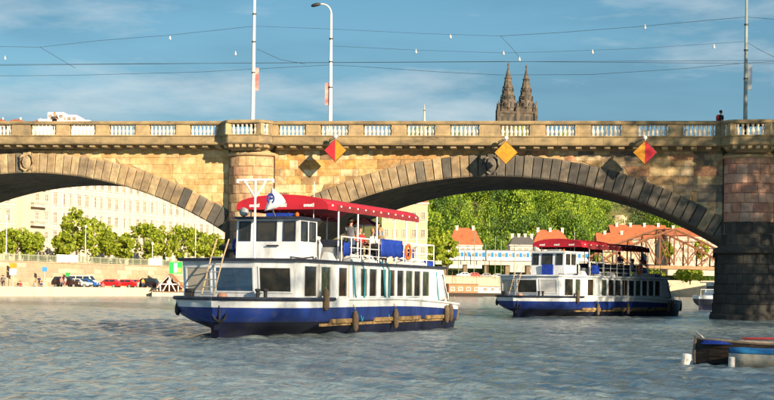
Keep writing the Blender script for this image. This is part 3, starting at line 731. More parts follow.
# ------------------------------------------------------------------ excursion boats
def hull_ring(a, a_end, scale_sheer=True):
    """Half section at distance a aft of the stem: levels from deck edge to keel."""
    out = []
    for (z, a0, Lb, p, B) in ((1.43, -.95, 2.3, .40, 2.62), (1.10, -.88, 2.3, .40, 2.60), (.80, -.78, 2.5, .43, 2.57), (.58, -.62, 3.2, .50, 2.52), (.30, -.22, 5.0, .68, 2.44), (0.0, .1, 7.5, .80, 2.38), (-.5, .8, 9, .9, 2.1)):
        q = max(0, min(1, (a - a0) / Lb)); b = B * q ** p
        e = max(0, min(1, (a - (a_end - 3.0)) / 3.0)); b *= (1 - .36 * e ** 2.4)
        sh = 1 - .20 * max(0, min(1, (a - 11) / 9.0)) ** 1.5
        zz = z * sh if z > .35 else z
        out.append((b, zz))
    return out
def make_hull(par, a_end=21.8):
    aa = [-.95, -.93, -.88, -.8, -.7, -.55, -.35, -.1, .15, .5, .9, 1.5, 2.2, 3, 4, 5.5, 7, 9, 11, 13, 15, 17, 18.5, 19.4, 20.2, 20.9, 21.4, a_end]
    h = MB(); P = []; 
    for a in aa:
        rg = hull_ring(a, a_end); P.append([(-a, b, z) for b, z in rg] + [(-a, -b, z) for b, z in reversed(rg)])
    n = len(P[0])
    mis = [0, 1, 1, 2, 2, 2, 2, 2, 2, 2, 1, 1, 0]
    h.loft(P, mis=mis); o = len(h.v) - n
    h.f.append(tuple(o + k for k in range(n))); h.mi.append(1)      # transom
    body = h.build('hull', [M_white, M_blue, M_black], par, smooth=True)
    d = MB(); dk = [[(-a, hull_ring(a, a_end)[0][0], hull_ring(a, a_end)[0][1] - .06), (-a, -hull_ring(a, a_end)[0][0], hull_ring(a, a_end)[0][1] - .06)] for a in aa]
    d.loft(dk); d.build('deck', mat('deck_paint', (.10, .13, .18), (.08, .1, .14), rough=.7, scale=2), par)
    for nm, lv, r, m, a0, a1 in (('rubbing_strake', 0, .075, M_navy, -2, 4.5), ('stern_strake', 0, .05, M_white, 4.5, 30)):
        for sg in (1, -1):
            pts = [(-a, sg * (hull_ring(a, a_end)[lv][0] + .03), hull_ring(a, a_end)[lv][1] - .02) for a in aa if a0 <= a <= a1]
            t = MB(); t.tube(pts, r, 6); t.build(nm, m, par)
    return body
def frame_window(par, P0, U, V, w, h, glass, fr=.055, prd=.03, name='window', mf=None):
    """A framed window: P0 lower corner, U along, V up (unit vectors); the frame stands proud and the pane sits back in it."""
    P0, U, V = Vector(P0), Vector(U).normalized(), Vector(V).normalized(); N = U.cross(V)
    b = MB()
    def bx(u0, u1, v0, v1, n0, n1):
        c = [P0 + U * u + V * v + N * n for n in (n0, n1) for (u, v) in ((u0, v0), (u1, v0), (u1, v1), (u0, v1))]
        b.hexa(c)
    bx(0, w, 0, fr, .0, prd); bx(0, w, h - fr, h, .0, prd); bx(0, fr, fr, h - fr, .0, prd); bx(w - fr, w, fr, h - fr, .0, prd)
    f = b.build(name, mf or M_white, par)
    b = MB(); bx(fr, w - fr, fr, h - fr, .002, .010); b.build('pane', glass, f)
    return f
M_text = mat('white_lettering', (.75, .75, .75), None, rough=.6)
M_fold = mat('deck_locker_white', (.62, .63, .63), (.5, .5, .5), rough=.6, scale=4)
def text(par, s, loc, rot, size, m):
    c = bpy.data.curves.new('lettering', 'FONT'); c.body = s; c.size = size; c.extrude = .004; c.align_x = 'CENTER'; c.align_y = 'CENTER'; c.offset = .008
    o = bpy.data.objects.new('lettering', c); C.objects.link(o); o.parent = par; o.location = loc; o.rotation_euler = rot; c.materials.append(m)
    bpy.context.view_layer.update(); me = bpy.data.meshes.new_from_object(o.evaluated_get(bpy.context.evaluated_depsgraph_get())); bpy.data.objects.remove(o)
    o = link('lettering', me, par, loc); o.rotation_euler = rot; return o
def tour_boat(bow, heading_deg, label, first):
    t = thing('excursion_boat', label, 'boat', (bow[0], bow[1], 0), R(heading_deg + 180), 'double deck excursion boats')
    make_hull(t)
    HWc = 2.36; Z0, Z1 = 1.36, 2.76
    # cabin: faceted, top leaning forward at the bow
    lo = [(-.95, .82), (-1.28, 2.25), (-1.55, HWc), (-18.9, HWc), (-18.9, -HWc), (-1.55, -HWc), (-1.28, -2.25), (-.95, -.82)]
    hi = [(-.80, .82), (-1.14, 2.25), (-1.5, HWc), (-18.1, HWc), (-18.1, -HWc), (-1.5, -HWc), (-1.14, -2.25), (-.80, -.82)]
    b = MB(); b.loft([[(x, y, Z0) for x, y in lo], [(x, y, Z1) for x, y in hi]], closed=True, cap0=True, cap1=True)
    cabin = b.build('cabin', M_white, t)
    rf = [(x * .995 + .12 if x > -5 else x - .1, y * 1.05) for x, y in hi]
    b = MB(); b.loft([[(x, y, Z1) for x, y in rf], [(x, y, Z1 + .10) for x, y in rf]], closed=True, cap0=True, cap1=True); b.build('roof_deck', mat('roof_deck_grey', (.42, .44, .47), (.34, .36, .40), rough=.6, scale=1.5), t)
    b = MB(); b.tube([(x, y, Z1 + .05) for x, y in [rf[3], rf[2], rf[1], rf[0], rf[7], rf[6], rf[5], rf[4], rf[3]]], .06, 5); b.build('roof_edge', M_navy if first else M_white, t)
    # front windows on the three facets
    def facet(i, j, f0, f1, gl, z0=.26, z1=1.22):
        A0, A1 = Vector((*lo[i], Z0)), Vector((*lo[j], Z0)); T0, T1 = Vector((*hi[i], Z1)), Vector((*hi[j], Z1))
        p = A0.lerp(A1, f0); q = A0.lerp(A1, f1); pt = T0.lerp(T1, f0); V = (pt - p); k = V.length / (Z1 - Z0)
        frame_window(cabin, p + V.normalized() * z0 * k, q - p, V, (q - p).length, (z1 - z0) * k, gl, .06, .035)
    facet(6, 7, .10, .92, M_blind)
    facet(7, 0, .02, .98, M_glassb if first else M_glass)
    facet(0, 1, .08, .92, M_glass if first else M_curtain)
    # port and starboard windows
    wins = [(1.68, 2.85), (3.25, 4.2), (5.0, 5.92), (7.35, 8.1), (8.32, 9.2), (9.62, 10.3), (10.5, 11.42), (11.62, 12.5), (12.75, 13.7), (13.85, 14.75), (15.0, 16.0)]
    if not first: wins = [(1.7, 2.9), (3.2, 3.95), (5.0, 5.9), (7.1, 7.9), (8.15, 9.0), (9.2, 10.1), (10.3, 11.2), (11.4, 12.3), (12.5, 13.4), (13.6, 14.5), (14.7, 15.6), (15.8, 16.7)]
    gl3 = (M_glass, mat('boat_window_green_glass', (.02, .04, .032), (.07, .075, .05), rough=.07, scale=2.2, spec=.45), mat('boat_window_brown_glass', (.05, .035, .025), (.015, .015, .016), rough=.07, scale=1.7, spec=.45))
    for k, (a0, a1) in enumerate(wins):
        M_g = gl3[(k * 7 + k // 3) % 3]
        frame_window(cabin, (-a0 + .05, HWc, 1.46), (-1, 0, 0), (0, 0, 1), a1 - a0 + .1, 1.20, M_g, .055, .05)
        frame_window(cabin, (-a1 - .05, -HWc, 1.46), (1, 0, 0), (0, 0, 1), a1 - a0 + .1, 1.20, M_glass, .055, .035)
    b = MB(); b.box(-17.9, -1.9, HWc + .002, HWc + .05, 1.33, 1.40); b.build('cabin_sill', M_white, t)
    # half open vertical seams
    for a in (6.4, 17.0):
        b = MB(); b.box(-a - .05, -a, HWc, HWc + .03, 1.42, 2.74); b.build('seam_batten', M_white, cabin)
    # wheelhouse
    WW = 1.3; a0, a1, zt = 3.65, 5.45, 4.40
    b = MB(); b.loft([[(-a0, WW, 2.86), (-a1, WW, 2.86), (-a1, -WW, 2.86), (-a0, -WW, 2.86)], [(-a0 - .08, WW, zt), (-a1, WW, zt), (-a1, -WW, zt), (-a0 - .08, -WW, zt)]], closed=True, cap0=True, cap1=True)
    wh = b.build('wheelhouse', M_white, t)
    b = MB(); b.box(-a1 - .1, -a0 + .12, -WW - .1, WW + .1, zt, zt + .1); b.build('wheelhouse_roof', M_navy if first else M_white, t)
    V = Vector((-.08, 0, zt - 2.86))
    for y0, y1 in ((-1.20, -.70), (-.46, .38), (.64, 1.16)):
        frame_window(wh, Vector((-a0, y0, 2.86)) + V * .46, (0, 1, 0), V, y1 - y0, .76, M_glass, .05, .03, mf=M_navy)
    for sg in (1,):
        frame_window(wh, (-a0 - .2, WW, 3.58), (-1, 0, 0), (0, 0, 1), .62, .76, M_glass, .05, .03, mf=M_navy)
        frame_window(wh, (-a0 - 1.0, WW, 3.58), (-1, 0, 0), (0, 0, 1), .62, .76, M_glass, .05, .03, mf=M_navy)
    b = MB(); b.tube([(-a0 + .05, 0, 3.4), (-a0 + .05, .5, 3.4)], .03, 5); b.build('wiper', M_iron, wh)
    # roof equipment
    b = MB(); b.M = Matrix.Translation((-a0 - .1, -1.0, zt + .28)) @ Matrix.Rotation(R(90), 4, 'Y'); b.lathe([(.05, -.16), (.15, -.1), (.18, .1), (.16, .14), (.0, .12)], n=10); b.M = None; b.tube([(-a0 - .1, -1.0, zt + .1), (-a0 - .1, -1.0, zt + .2)], .03, 5); b.build('searchlight', M_gal, t, smooth=True)
    b = MB(); b.box(-a0 - .5, -a0 - .1, -.1, .85, zt + .1, zt + .24); b.build('light_bar', M_tarp if first else M_gal, t)
    b = MB(); b.lathe([(.06, 0), (.08, .06), (.07, .14), (.0, .18)], (-a0 - .3, 1.1, zt + .1), 8); b.build('beacon', M_orange, t)
    if first:
        b = MB(); b.tube([(-2.55, 0, 2.86), (-2.55, 0, 5.80)], .045, 8); b.tube([(-2.55, -.75, 5.80), (-2.55, .75, 5.80)], .05, 8)
        b.tube([(-2.55, 0, 5.15), (-2.55, .45, 5.78)], .04, 6); b.tube([(-2.55, 0, 5.15), (-2.55, -.45, 5.78)], .04, 6)
        for y in (-.72, -.4, .4, .72): b.box(-2.6, -2.5, y - .03, y + .03, 5.7, 5.8)
        b.build('signal_mast', M_white2, t)
        fl = MB(); rows = []
        for i in range(7):
            u = i / 6; rows.append([(-2.5 + .1 * math.sin(u * 5), .72 - .15 * (1 - v) + u * (.68 - .28 * abs(v - .5) * 2) - .15 * (1 - v), 5.55 - .92 * (1 - v) - .5 * u * (v - .46) - .12 * u) for v in [j / 5 for j in range(6)]])
        fl.loft(rows); fo = fl.build('flag', mat('white_flag_cloth', (.75, .76, .78), (.66, .67, .7), rough=.8, scale=3), t, smooth=True); fo.modifiers.new('solid', 'SOLIDIFY').thickness = .012
        em = MB(); em.M = Matrix.Translation((-2.40, .70, 5.10)) @ Matrix.Rotation(R(90), 4, 'Y')
        n = 14
        vs = []; fs = []
        for k in range(n):
            a = 2 * math.pi * k / n + .4
            for r in (.11, .165): vs.append((r * math.cos(a) * 1.2, r * math.sin(a), 0)); vs.append((r * math.cos(a) * 1.2, r * math.sin(a), .012))
        for k in range(n - 2):
            i = 4 * k; j = 4 * (k + 1); fs += [(i, j, j + 2, i + 2), (i + 1, i + 3, j + 3, j + 1), (i + 2, j + 2, j + 3, i + 3), (i, i + 1, j + 1, j)]
        em.add(vs, fs); em.box(-.04, .03, -.06, .1, 0, .014); em.build('flag_emblem', M_tarp, fo)
        b = MB(); b.tube([(-2.55, .72, 5.75), (-2.52, .60, 5.0), (-3.4, .45, 4.5)], .012, 4); b.build('halyard', M_rope, t)
    # canopy: barrel vault on posts
    ca0, ca1, CW = 5.0, 15.8, 1.92
    def ring_(a, drop=0): return [(-a, CW * math.sin(q), 5.02 + .42 * (math.cos(q * .97) - math.cos(.97 * math.pi / 2)) - drop) for q in [-math.pi / 2 + math.pi * i / 12 for i in range(13)]]
    aa = [ca0 + (ca1 - ca0) * i / 12 for i in range(13)]
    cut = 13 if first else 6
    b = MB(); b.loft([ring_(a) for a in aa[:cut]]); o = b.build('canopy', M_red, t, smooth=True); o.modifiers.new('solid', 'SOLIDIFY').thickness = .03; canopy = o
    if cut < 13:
        b = MB(); b.loft([ring_(a, .12) for a in aa[cut - 1:]]); o = b.build('rear_canopy', M_redd, t, smooth=True); o.modifiers.new('solid', 'SOLIDIFY').thickness = .03  # bridge shade over the stern half painted as darker canvas
    # front gable with lettering, side valances
    r0 = ring_(ca0); b = MB(); n = len(r0); bot = [(p[0] + .02, p[1], 4.84) for p in r0]
    b.loft([[(p[0] + .02, p[1], p[2]) for p in r0], bot]); o = b.build('gable', M_red, canopy); o.modifiers.new('solid', 'SOLIDIFY').thickness = .02
    for y in (-1.15, 0, 1.15): text(canopy, 'avast!', (-ca0 + .05, y, 5.0), (R(90), 0, R(90)), .19, M_text)
    for sg in (1, -1):
        for i in range(12):
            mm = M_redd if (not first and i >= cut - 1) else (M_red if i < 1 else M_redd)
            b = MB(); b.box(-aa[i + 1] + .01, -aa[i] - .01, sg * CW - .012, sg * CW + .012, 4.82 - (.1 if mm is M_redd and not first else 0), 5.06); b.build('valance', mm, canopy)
            q = MB(); xm = -(aa[i] + aa[i + 1]) / 2
            q.box(xm - .06, xm + .06, sg * CW - .022, sg * CW + .022, 4.98, 5.04); q.build('eyelet_tab', M_text, canopy)
        for a in (6.2, 8.3, 10.5, 12.7, 14.2, 15.6):
            b = MB(); b.tube([(-a, sg * 1.88, 2.86), (-a, sg * 1.88, 5.0)], .035, 8); b.build('canopy_post', M_white2, t)
    # upper deck railing
    def railing(pts, name='railing'):
        for zz, r in ((3.12, .016), (3.42, .016), (3.82, .028)):
            b = MB(); b.tube([(x, y, zz) for x, y in pts], r, 6); b.build('rail', M_white2, t)
        for k in range(len(pts) - 1):
            A, B = Vector(pts[k]), Vector(pts[k + 1]); n = max(1, round((B - A).length / 1.05))
            for i in range(n):
                p = A.lerp(B, i / n); b = MB(); b.tube([(p.x, p.y, 2.86), (p.x, p.y, 3.82)], .022, 6); b.build('stanchion', M_white2, t)
    railing([(-5.7, 2.22), (-17.1, 2.22), (-17.1, -2.22), (-5.7, -2.22)])
    # lockers and skylights along the deck edge
    for a, L_, m in ((4.7, .8, M_fold), (7.1, 1.1, M_fold), (9.0, .9, M_fold), (13.2, 1.4, M_fold), (14.9, 1.5, M_fold)):
        b = MB(); b.hexa([(-a - L_, 1.75, 2.86), (-a, 1.75, 2.86), (-a, 2.12, 2.86), (-a - L_, 2.12, 2.86), (-a - L_ + .05, 1.8, 3.16), (-a - .25, 1.8, 3.2), (-a - .25, 1.95, 3.2), (-a - L_ + .05, 1.95, 3.16)]); b.build('deck_locker', m, t)
    b = MB(); b.box(-17.6, -16.5, .9, 2.1, 2.86, 3.14); b.build('stern_locker', M_tarp, t)
    # benches and tables
    for k in range(5):
        a = 7.2 + k * 1.75
        for sg in (1, -1):
            bn = part('bench', t, (-a, sg * 1.0, 2.86))
            boxpart('seat', M_navy, bn, -.22, .22, -.7, .7, .42, .47); boxpart('backrest', M_navy, bn, -.26, -.21, -.7, .7, .5, .9)
            for yy in (-.6, .6): boxpart('leg', M_gal, bn, -.18, .18, yy - .02, yy + .02, 0, .42)
    for a, y, w, h, m in ((5.9, 1.5, .5, .55, M_gal), (6.5, .2, .6, .8, M_navy), (16.2, -.6, .9, .6, M_fold), (15.4, 1.5, .45, .75, M_tarp)):
        b = MB(); b.hexa([(-a - w, y - w * .5, 2.86), (-a, y - w * .5, 2.86), (-a, y + w * .5, 2.86), (-a - w, y + w * .5, 2.86), (-a - w * .9, y - w * .42, 2.86 + h), (-a - w * .1, y - w * .42, 2.86 + h), (-a - w * .1, y + w * .42, 2.86 + h), (-a - w * .9, y + w * .42, 2.86 + h)]); b.build('deck_chest', m, t)
    b = MB(); b.tube([(-6.0, 1.2, 2.86), (-6.0, 1.2, 3.5), (-5.85, 1.2, 3.75), (-5.6, 1.2, 3.75)], .09, 8); b.build('ventilator', M_white2, t)
    b = MB(); b.tube([(-5.75 + .3 * math.cos(q), -2.28, 3.42 + .3 * math.sin(q)) for q in [2 * math.pi * i / 14 for i in range(15)]], .065, 6); b.build('life_ring', M_tarp, t)
    for k in range(5):
        b = MB(); a = 7.4 + k * 1.75; b.lathe([(.04, 0), (.04, .7), (.42, .72), (.42, .75)], (-a - .6, 1.15, 2.86), 10); b.build('round_table', M_gal, t)
    b = MB(); b.tube([(-4.4, 1.6, 2.9), (-4.0, 1.75, 2.98), (-3.4, 1.6, 2.92), (-2.9, 1.3, 2.96), (-2.5, 1.5, 2.9)], .03, 5); b.build('deck_hose', M_iron, t)
    # tarpaulins on the rail
    def tarp(a0, a1, z0=3.16, z1=3.88):
        b = MB(); rows = []
        for i in range(13):
            u = i / 12; a = a0 + (a1 - a0) * u; rows.append([(-a, 2.26 + .035 * math.sin(u * 40) * (1 - v) + .02, z1 - (z1 - z0) * (1 - v) * (1 + .05 * math.sin(u * 23))) for v in (0, .33, .66, 1)])
        b.loft(rows); o = b.build('rail_tarpaulin', M_tarp, t, smooth=True); o.modifiers.new('solid', 'SOLIDIFY').thickness = .02
    if first: tarp(9.9, 12.55); tarp(5.75, 6.4, 3.1, 3.6)
    else: tarp(5.8, 6.9, 3.0, 3.6); 
    if not first:
        b = MB(); b.box(-3.58, -3.5, -.35, .5, 2.9, 3.6); b.build('draped_tarpaulin', M_tarp, t)
    # life ring, hatch boards, ladder on the bow
    b = MB(); rg = [(-13.35, 2.28 + .0, 3.35)]
    b.tube([(-13.35 + .3 * math.cos(q), 2.29, 3.42 + .3 * math.sin(q)) for q in [2 * math.pi * i / 14 for i in range(15)]], .065, 6); b.build('life_ring', M_orange, t)
    for y in (-.78, -.3):
        b = MB(); b.tube([(.15, y - .05, 1.4), (-.55, y, 2.9), (-.95, y + .02, 3.55)], .028, 6); b.build('ladder_rail', mat('tan_ladder', (.42, .32, .2), None, rough=.7), t)
    for k in range(6):
        q = k / 6; b = MB(); b.tube([(.15 - .8 * q, -.80, 1.55 + 1.6 * q), (.15 - .8 * q, -.3, 1.55 + 1.6 * q)], .02, 5); b.build('ladder_rung', M_gal, t)
    # bitts, anchor, coil of rope, bow clutter
    for y in (1.05, 1.35):
        b = MB(); b.lathe([(.1, 0), (.07, .05), (.07, .3), (.11, .34), (.11, .4), (.0, .42)], (-.62, y, 1.36), 8); b.build('bitt', M_iron, t)
    b = MB(); b.lathe([(.1, 0), (.16, .02), (.19, .1), (.16, .2), (.05, .24)], (-.3, -.2, 1.38), 10); b.build('buoy_ball', mat('faded_pink_buoy', (.5, .26, .17), None, rough=.6), t, smooth=True)
    b = MB(); b.box(-1.2, -.9, -2.0, -1.75, 1.36, 1.75); b.build('deck_box', M_iron, t)
    an = part('anchor', t, (.72, .25, .78))
    b = MB(); b.tube([(.12, 0, .5), (.08, 0, -.1)], .04, 6); b.tube([(.1, -.3, .12), (.08, -.18, -.1), (.06, 0, -.18), (.08, .18, -.1), (.1, .3, .12)], [.02, .05, .06, .05, .02], 6); b.build('shank_and_flukes', M_iron, an)
    b = MB(); b.tube([(-.1, 0, .35), (.12, 0, .5)], .03, 5); b.build('chain', M_iron, an)
    # timber strake and fenders on the port side
    for a0, a1 in ((3.9, 6.6), (8.6, 11.0), (11.6, 14.2), (15.0, 17.6)):
        b = MB(); b.box(-a1, -a0, 2.48, 2.62, .50, .66); b.build('timber_strake', M_tan, t)
    b = MB(); b.box(-18.6, -3.0, 2.44, 2.53, .40, .50); b.build('lower_strake', M_tan, t)
    for a, z in ((3.0, 1.2), (6.0, .36), (10.65, .40), (17.6, .5), (18.2, .55), (21.2, .55)):
        y = 2.72 if a < 19 else 2.05
        f = MB(); f.lathe([(.03, .46), (.08, .4), (.125, .26), (.135, 0), (.12, -.24), (.06, -.36), (.0, -.38)], (-a, y, z + .15), 8); fo = f.build('fender', M_fend, t, smooth=True)
        f = MB(); f.tube([(-a, y, z + .65), (-a, 2.42 if a < 19 else y - .1, 1.5), (-a, 2.42 if a < 19 else y - .12, 2.7 if a < 12 else 1.2)], .018, 4); f.build('lanyard', M_rope, fo)
    f = MB(); f.lathe([(.03, .28), (.07, .2), (.11, .06), (.11, -.1), (.06, -.22), (0, -.24)], (-.3, -1.98, 1.0), 8); f.build('fender', M_iron, t, smooth=True)
    b = MB(); b.tube([(-17.9, 2.4, 2.5), (-18.1, 2.45, 1.9), (-18.6, 2.42, 1.4), (-19.1, 2.4, .7), (-19.2, 2.36, .2)], .03, 5); b.build('stern_hose', M_iron, t)
    if first:
        for a0, a1, zl in ((6.55, 7.7, .55), (9.95, 10.6, .6)):
            b = MB(); b.tube([(-a0, 2.3, 2.95), (-a0 + .02, 2.42, 2.6), (-a0 - .05, 2.46, 1.6), (-(a0 + a1) / 2, 2.56, zl), (-a1 + .1, 2.46, .9), (-a1, 2.44, 2.5), (-a1 + .3, 2.4, 2.9)], .042, 5); b.build('mooring_rope', M_teal, t)
        b = MB(); b.tube([(-17.0, 2.38, 2.6), (-17.1, 2.42, 1.9), (-17.4, 2.44, 1.0)], .03, 5); b.build('mooring_rope', M_teal, t)
    # stern: rails, bulwark, seats
    b = MB(); b.hexa([(-20.6, -1.9, 1.1), (-18.95, -2.2, 1.2), (-18.95, 2.2, 1.2), (-20.6, 1.9, 1.1), (-20.5, -1.8, 1.55), (-18.95, -2.1, 1.85), (-18.95, 2.1, 1.85), (-20.5, 1.8, 1.55)]); b.build('stern_coaming', M_white, t)
    b = MB(); b.tube([(-21.3, y, 1.65) for y in (-1.6, 0, 1.6)], .025, 6)
    for y in (-1.6, -.5, .5, 1.6): b.tube([(-21.3, y, 1.0), (-21.3, y, 1.65)], .02, 5)
    b.build('stern_rail', M_white2, t)
    # whip aerial
    b = MB(); b.tube([(-5.3, 1.2, zt + .1), (-5.0, 1.35, zt + 1.5)], .014, 4); b.build('aerial', M_white2, t)
    return t
b1bow = ground(223, 338)
boat1 = tour_boat((b1bow.x, b1bow.y), 70, 'white and blue excursion boat with full red canopy, white flag and T shaped signal mast', True)
b2bow = (8.9, 100.0)
boat2 = tour_boat(b2bow, 55, 'white and blue excursion boat with red canopy, rear half coloured darker as shade, passing under the arch', False)
bpy.context.view_layer.update()
def on_boat(bt, a, y, z): return bt.matrix_basis @ Vector((-a, y, z))
def boat_person(bt, hd, a, y, pose, face, shirt, trs, hair, label, cap=None, z=2.86, sc=1.0):
    person(on_boat(bt, a, y, z), R(face), pose, shirt, trs, hair, label, None, cap, sc)
boat_person(boat1, 70, 8.9, 1.35, 'stand', 160, c_grey, c_jean, H_dark, 'person in grey shirt with dark hair standing under the red canopy')
boat_person(boat1, 70, 9.55, 1.5, 'sit', 40, c_red, c_khaki, H_dark, 'person in red shirt seated beside the standing person in grey', z=3.02)
boat_person(boat1, 70, 10.6, 1.7, 'sit', 60, c_white, c_khaki, H_fair, 'person in white top seated behind the blue tarpaulin', z=2.98)
boat_person(boat1, 70, 11.5, 1.65, 'sit', -30, c_khaki, c_jean, H_fair, 'person in khaki seated at the rail facing the river', z=3.05)
boat_person(boat1, 70, 12.35, 1.2, 'lean', -25, c_blue, c_navy, H_fair, 'person in dark blue shirt standing at the rail beside the umbrella')
um = thing('parasol', 'red white and blue parasol open behind the person in dark blue', 'umbrella', on_boat(boat1, 13.1, .3, 2.86))
b = MB(); b.tube([(0, 0, 0), (0, 0, 2.05)], .025, 6); b.build('pole', M_gal, um)
for k in range(6):
    a0, a1 = k * math.pi / 3, (k + 1) * math.pi / 3; b = MB(); q = .8
    b.add([(0, 0, 2.1), (q * math.cos(a0), q * math.sin(a0), 1.72), (q * math.cos((a0 + a1) / 2) * .97, q * math.sin((a0 + a1) / 2) * .97, 1.70), (q * math.cos(a1), q * math.sin(a1), 1.72)], [(0, 1, 2), (0, 2, 3)])
    o = b.build('canopy_panel', (M_signr, M_text, M_tarp)[k % 3], um); o.modifiers.new('solid', 'SOLIDIFY').thickness = .012
boat_person(boat2, 55, 11.7, 1.5, 'stand', 60, c_navy, c_black, H_dark, 'person in navy standing at the rail of the boat under the arch')
for k, (a, y, sh) in enumerate(((7.5, 1.2, c_grey), (9.0, .6, c_black), (13.2, 1.0, c_red), (14.2, 1.3, c_white), (15.2, .9, c_red), (16.0, 1.2, c_grey))):
    boat_person(boat2, 55, a, y, 'sit', 70, sh, c_jean, H_dark, ('person in grey seated close behind the wheelhouse under the arch', 'person in black seated under the red half canopy', 'person in red seated under the shade darkened half canopy', 'person in white seated near the flag under the arch', 'person in red seated by the stern rail under the arch', 'person in grey seated by the stern rail under the arch')[k])
fl = thing('stern_flag', 'small red white and blue flag on a staff at the stern rail', 'flag', on_boat(boat2, 17.0, .6, 2.86), R(-20))
b = MB(); b.tube([(0, 0, 0), (.1, 0, 2.1)], .025, 6); b.build('staff', M_white2, fl)
for nm, m, z0, z1 in (('stripe', M_text, 1.55, 2.0), ('stripe', M_signr, 1.1, 1.549)):
    b = MB(); b.hexa([(.09, -.01, z0), (.5, -.01, z0 - .32), (.5, .01, z0 - .32), (.09, .01, z0), (.1, -.01, z1), (.52, -.01, z1 - .32), (.52, .01, z1 - .32), (.1, .01, z1)]); b.build(nm, m, fl)
b = MB(); b.prism([(.09, 1.1), (.09, 2.0), (.33, 1.4)], 'y', -.014, .014); b.build('wedge', M_tarp, fl)
# people on the bridge
def bridge_person(px, yl, pose, face, sh, tr, hair, label, sc=1.0, zoff=0):
    s, _ = bridge_at(px, 123, yl); person(bp(s, yl, 12.5 + dz(s) + zoff), face, pose, sh, tr, hair, label, None, None, sc)
bridge_person(721, .15, 'walk', R(120), c_black, c_black, H_dark, 'person in black with red bag walking on the bridge by the pink pier', 1.0, .22)
bridge_person(54.5, .15, 'arms', R(10), c_black, c_jean, H_fair, 'fair haired person in black leaning on the parapet over the keystone', 1.0, .18)
s, _ = bridge_at(718.6, 123, .3); bg_ = MB(); bg_.lathe([(.05, -.24), (.16, -.2), (.19, 0), (.16, .18), (.06, .24)], n=10, sy=.7); tag(bg_.build('shoulder_bag', c_red, None, bp(s, .25, 14.0 + dz(s)), smooth=True), 'red backpack on the back of the person in black', 'bag')

# ------------------------------------------------------------------ small craft
def rowboat(name, bow, ang, L, B, Hh, label, m_out, m_in, cover=None):
    t = thing(name, label, 'rowing boat', (bow[0], bow[1], 0), ang)
    def sec(a, inset=0.0):
        u = a / L; q = min(1, (u / .45)) ** .62; q *= 1 - .35 * max(0, (u - .6) / .4) ** 2
        b = max(B / 2 * q - inset, .0); zt = Hh * (1 + .28 * (1 - u) ** 3)
        return [(-a, b, zt), (-a, b * .95, zt * .55), (-a, b * .72, .02 + inset), (-a, 0, -.08 + inset)], zt
    aa = [L * i / 16 for i in range(17)]
    h = MB(); rings = []
    for a in aa:
        s_, _ = sec(a); i_, _ = sec(a, .035)
        rings.append(s_ + [(p[0], -p[1], p[2]) for p in reversed(s_[:-1])])
    h.loft(rings); n = len(rings[0]); o = len(h.v) - n; h.f.append(tuple(o + k for k in range(n))); h.mi.append(0)
    hl = h.build('hull', m_out, t)
    ho = MB(); r2 = [[p for p in sec(a, .04)[0]] + [(p[0], -p[1], p[2]) for p in reversed(sec(a, .04)[0][:-1])] for a in aa[1:-1]]
    ho.loft(r2); ho.build('lining', m_in, t)
    for sg in (1, -1):
        g_ = MB(); g_.tube([(p[0], sg * p[1], p[2] + .01) for p in [sec(a)[0][0] for a in aa]], .032, 6); g_.build('gunwale', m_in, t)
        for zf in (.35, .7):       # plank lands
            g_ = MB(); g_.tube([(-a, sg * (sec(a)[0][1][1] * (.9 if zf < .5 else 1.03) + .012), sec(a)[1] * zf) for a in aa[1:]], .014, 4); g_.build('plank_land', m_out, hl)
    g_ = MB(); g_.tube([(.02, 0, -.1), (.05, 0, Hh * .6), (.0, 0, Hh * 1.42)], .04, 6); g_.build('stem_post', m_in, t)
    for a in (L * .3, L * .55, L * .8):
        w = sec(a)[0][0][1] - .04; g_ = MB(); g_.box(-a - .12, -a + .12, -w, w, Hh * .68, Hh * .72); g_.build('thwart', m_in, t)
    return t
M_darkwood = mat('tarred_planks', (.030, .02, .014), (.018, .013, .01), rough=.6, scale=5, stretch=(1, 1, 3), grime=(.09, .07, .05), gscale=3, glo=.58)
M_redwood = mat('red_painted_wood', (.30, .03, .03), (.2, .022, .02), rough=.6, scale=5)
M_greywood = mat('weathered_grey_wood', (.25, .2, .15), (.16, .13, .1), rough=.85, scale=5)
g1 = ground(695.5, 363.5)
rb = rowboat('rowing_boat', (g1.x, g1.y), R(180 - 4), 5.2, 1.5, .50, 'dark tarred wooden rowing boat with red oars beside the pale dinghy', M_darkwood, M_greywood)
for dy in (-.22, .22):
    p = rb.matrix_basis @ Vector((-1.2, dy, .66)); q = rb.matrix_basis @ Vector((-4.9, dy * .6, .60))
    ot = thing('oar', 'red painted oar lying lengthwise in the tarred rowing boat', 'oar', p, math.atan2(q.y - p.y, q.x - p.x), 'oars in the tarred rowing boat')
    b = MB(); b.tube([(0, 0, 0), (2.2, 0, .03)], .028, 6); b.build('loom', M_redwood, ot)
    b = MB(); b.box(2.2, 2.85, -.07, .07, .0, .03); b.build('blade', M_redwood, ot)
p = rb.matrix_basis @ Vector((-1.0, .1, .52)); cv = MB(); cv.hexa([(-.9, -.3, 0), (.3, -.3, 0), (.3, .3, 0), (-.9, .3, 0), (-.8, -.2, .1), (.2, -.25, .06), (.2, .25, .06), (-.8, .2, .1)])
tag(cv.build('folded_sheet', M_tarp, None, p), 'folded blue sheet on the bow seat of the tarred boat', 'sheet')
bo = MB(); bo.tube([(.1, 0, .0), (.0, 0, .10), (-.12, .02, .2)], [.04, .035, .025], 6); 
tag(bo.build('mooring_fitting', M_gal, None, rb.matrix_basis @ Vector((-.12, 0, .62))), 'grey metal mooring fitting on the bow of the tarred boat', 'fitting')
g2 = ground(729, 366.5)
dg_ = thing('dinghy', 'pale dinghy with bright blue cover lying alongside the tarred boat', 'dinghy', (g2.x, g2.y, 0), R(180 - 3))
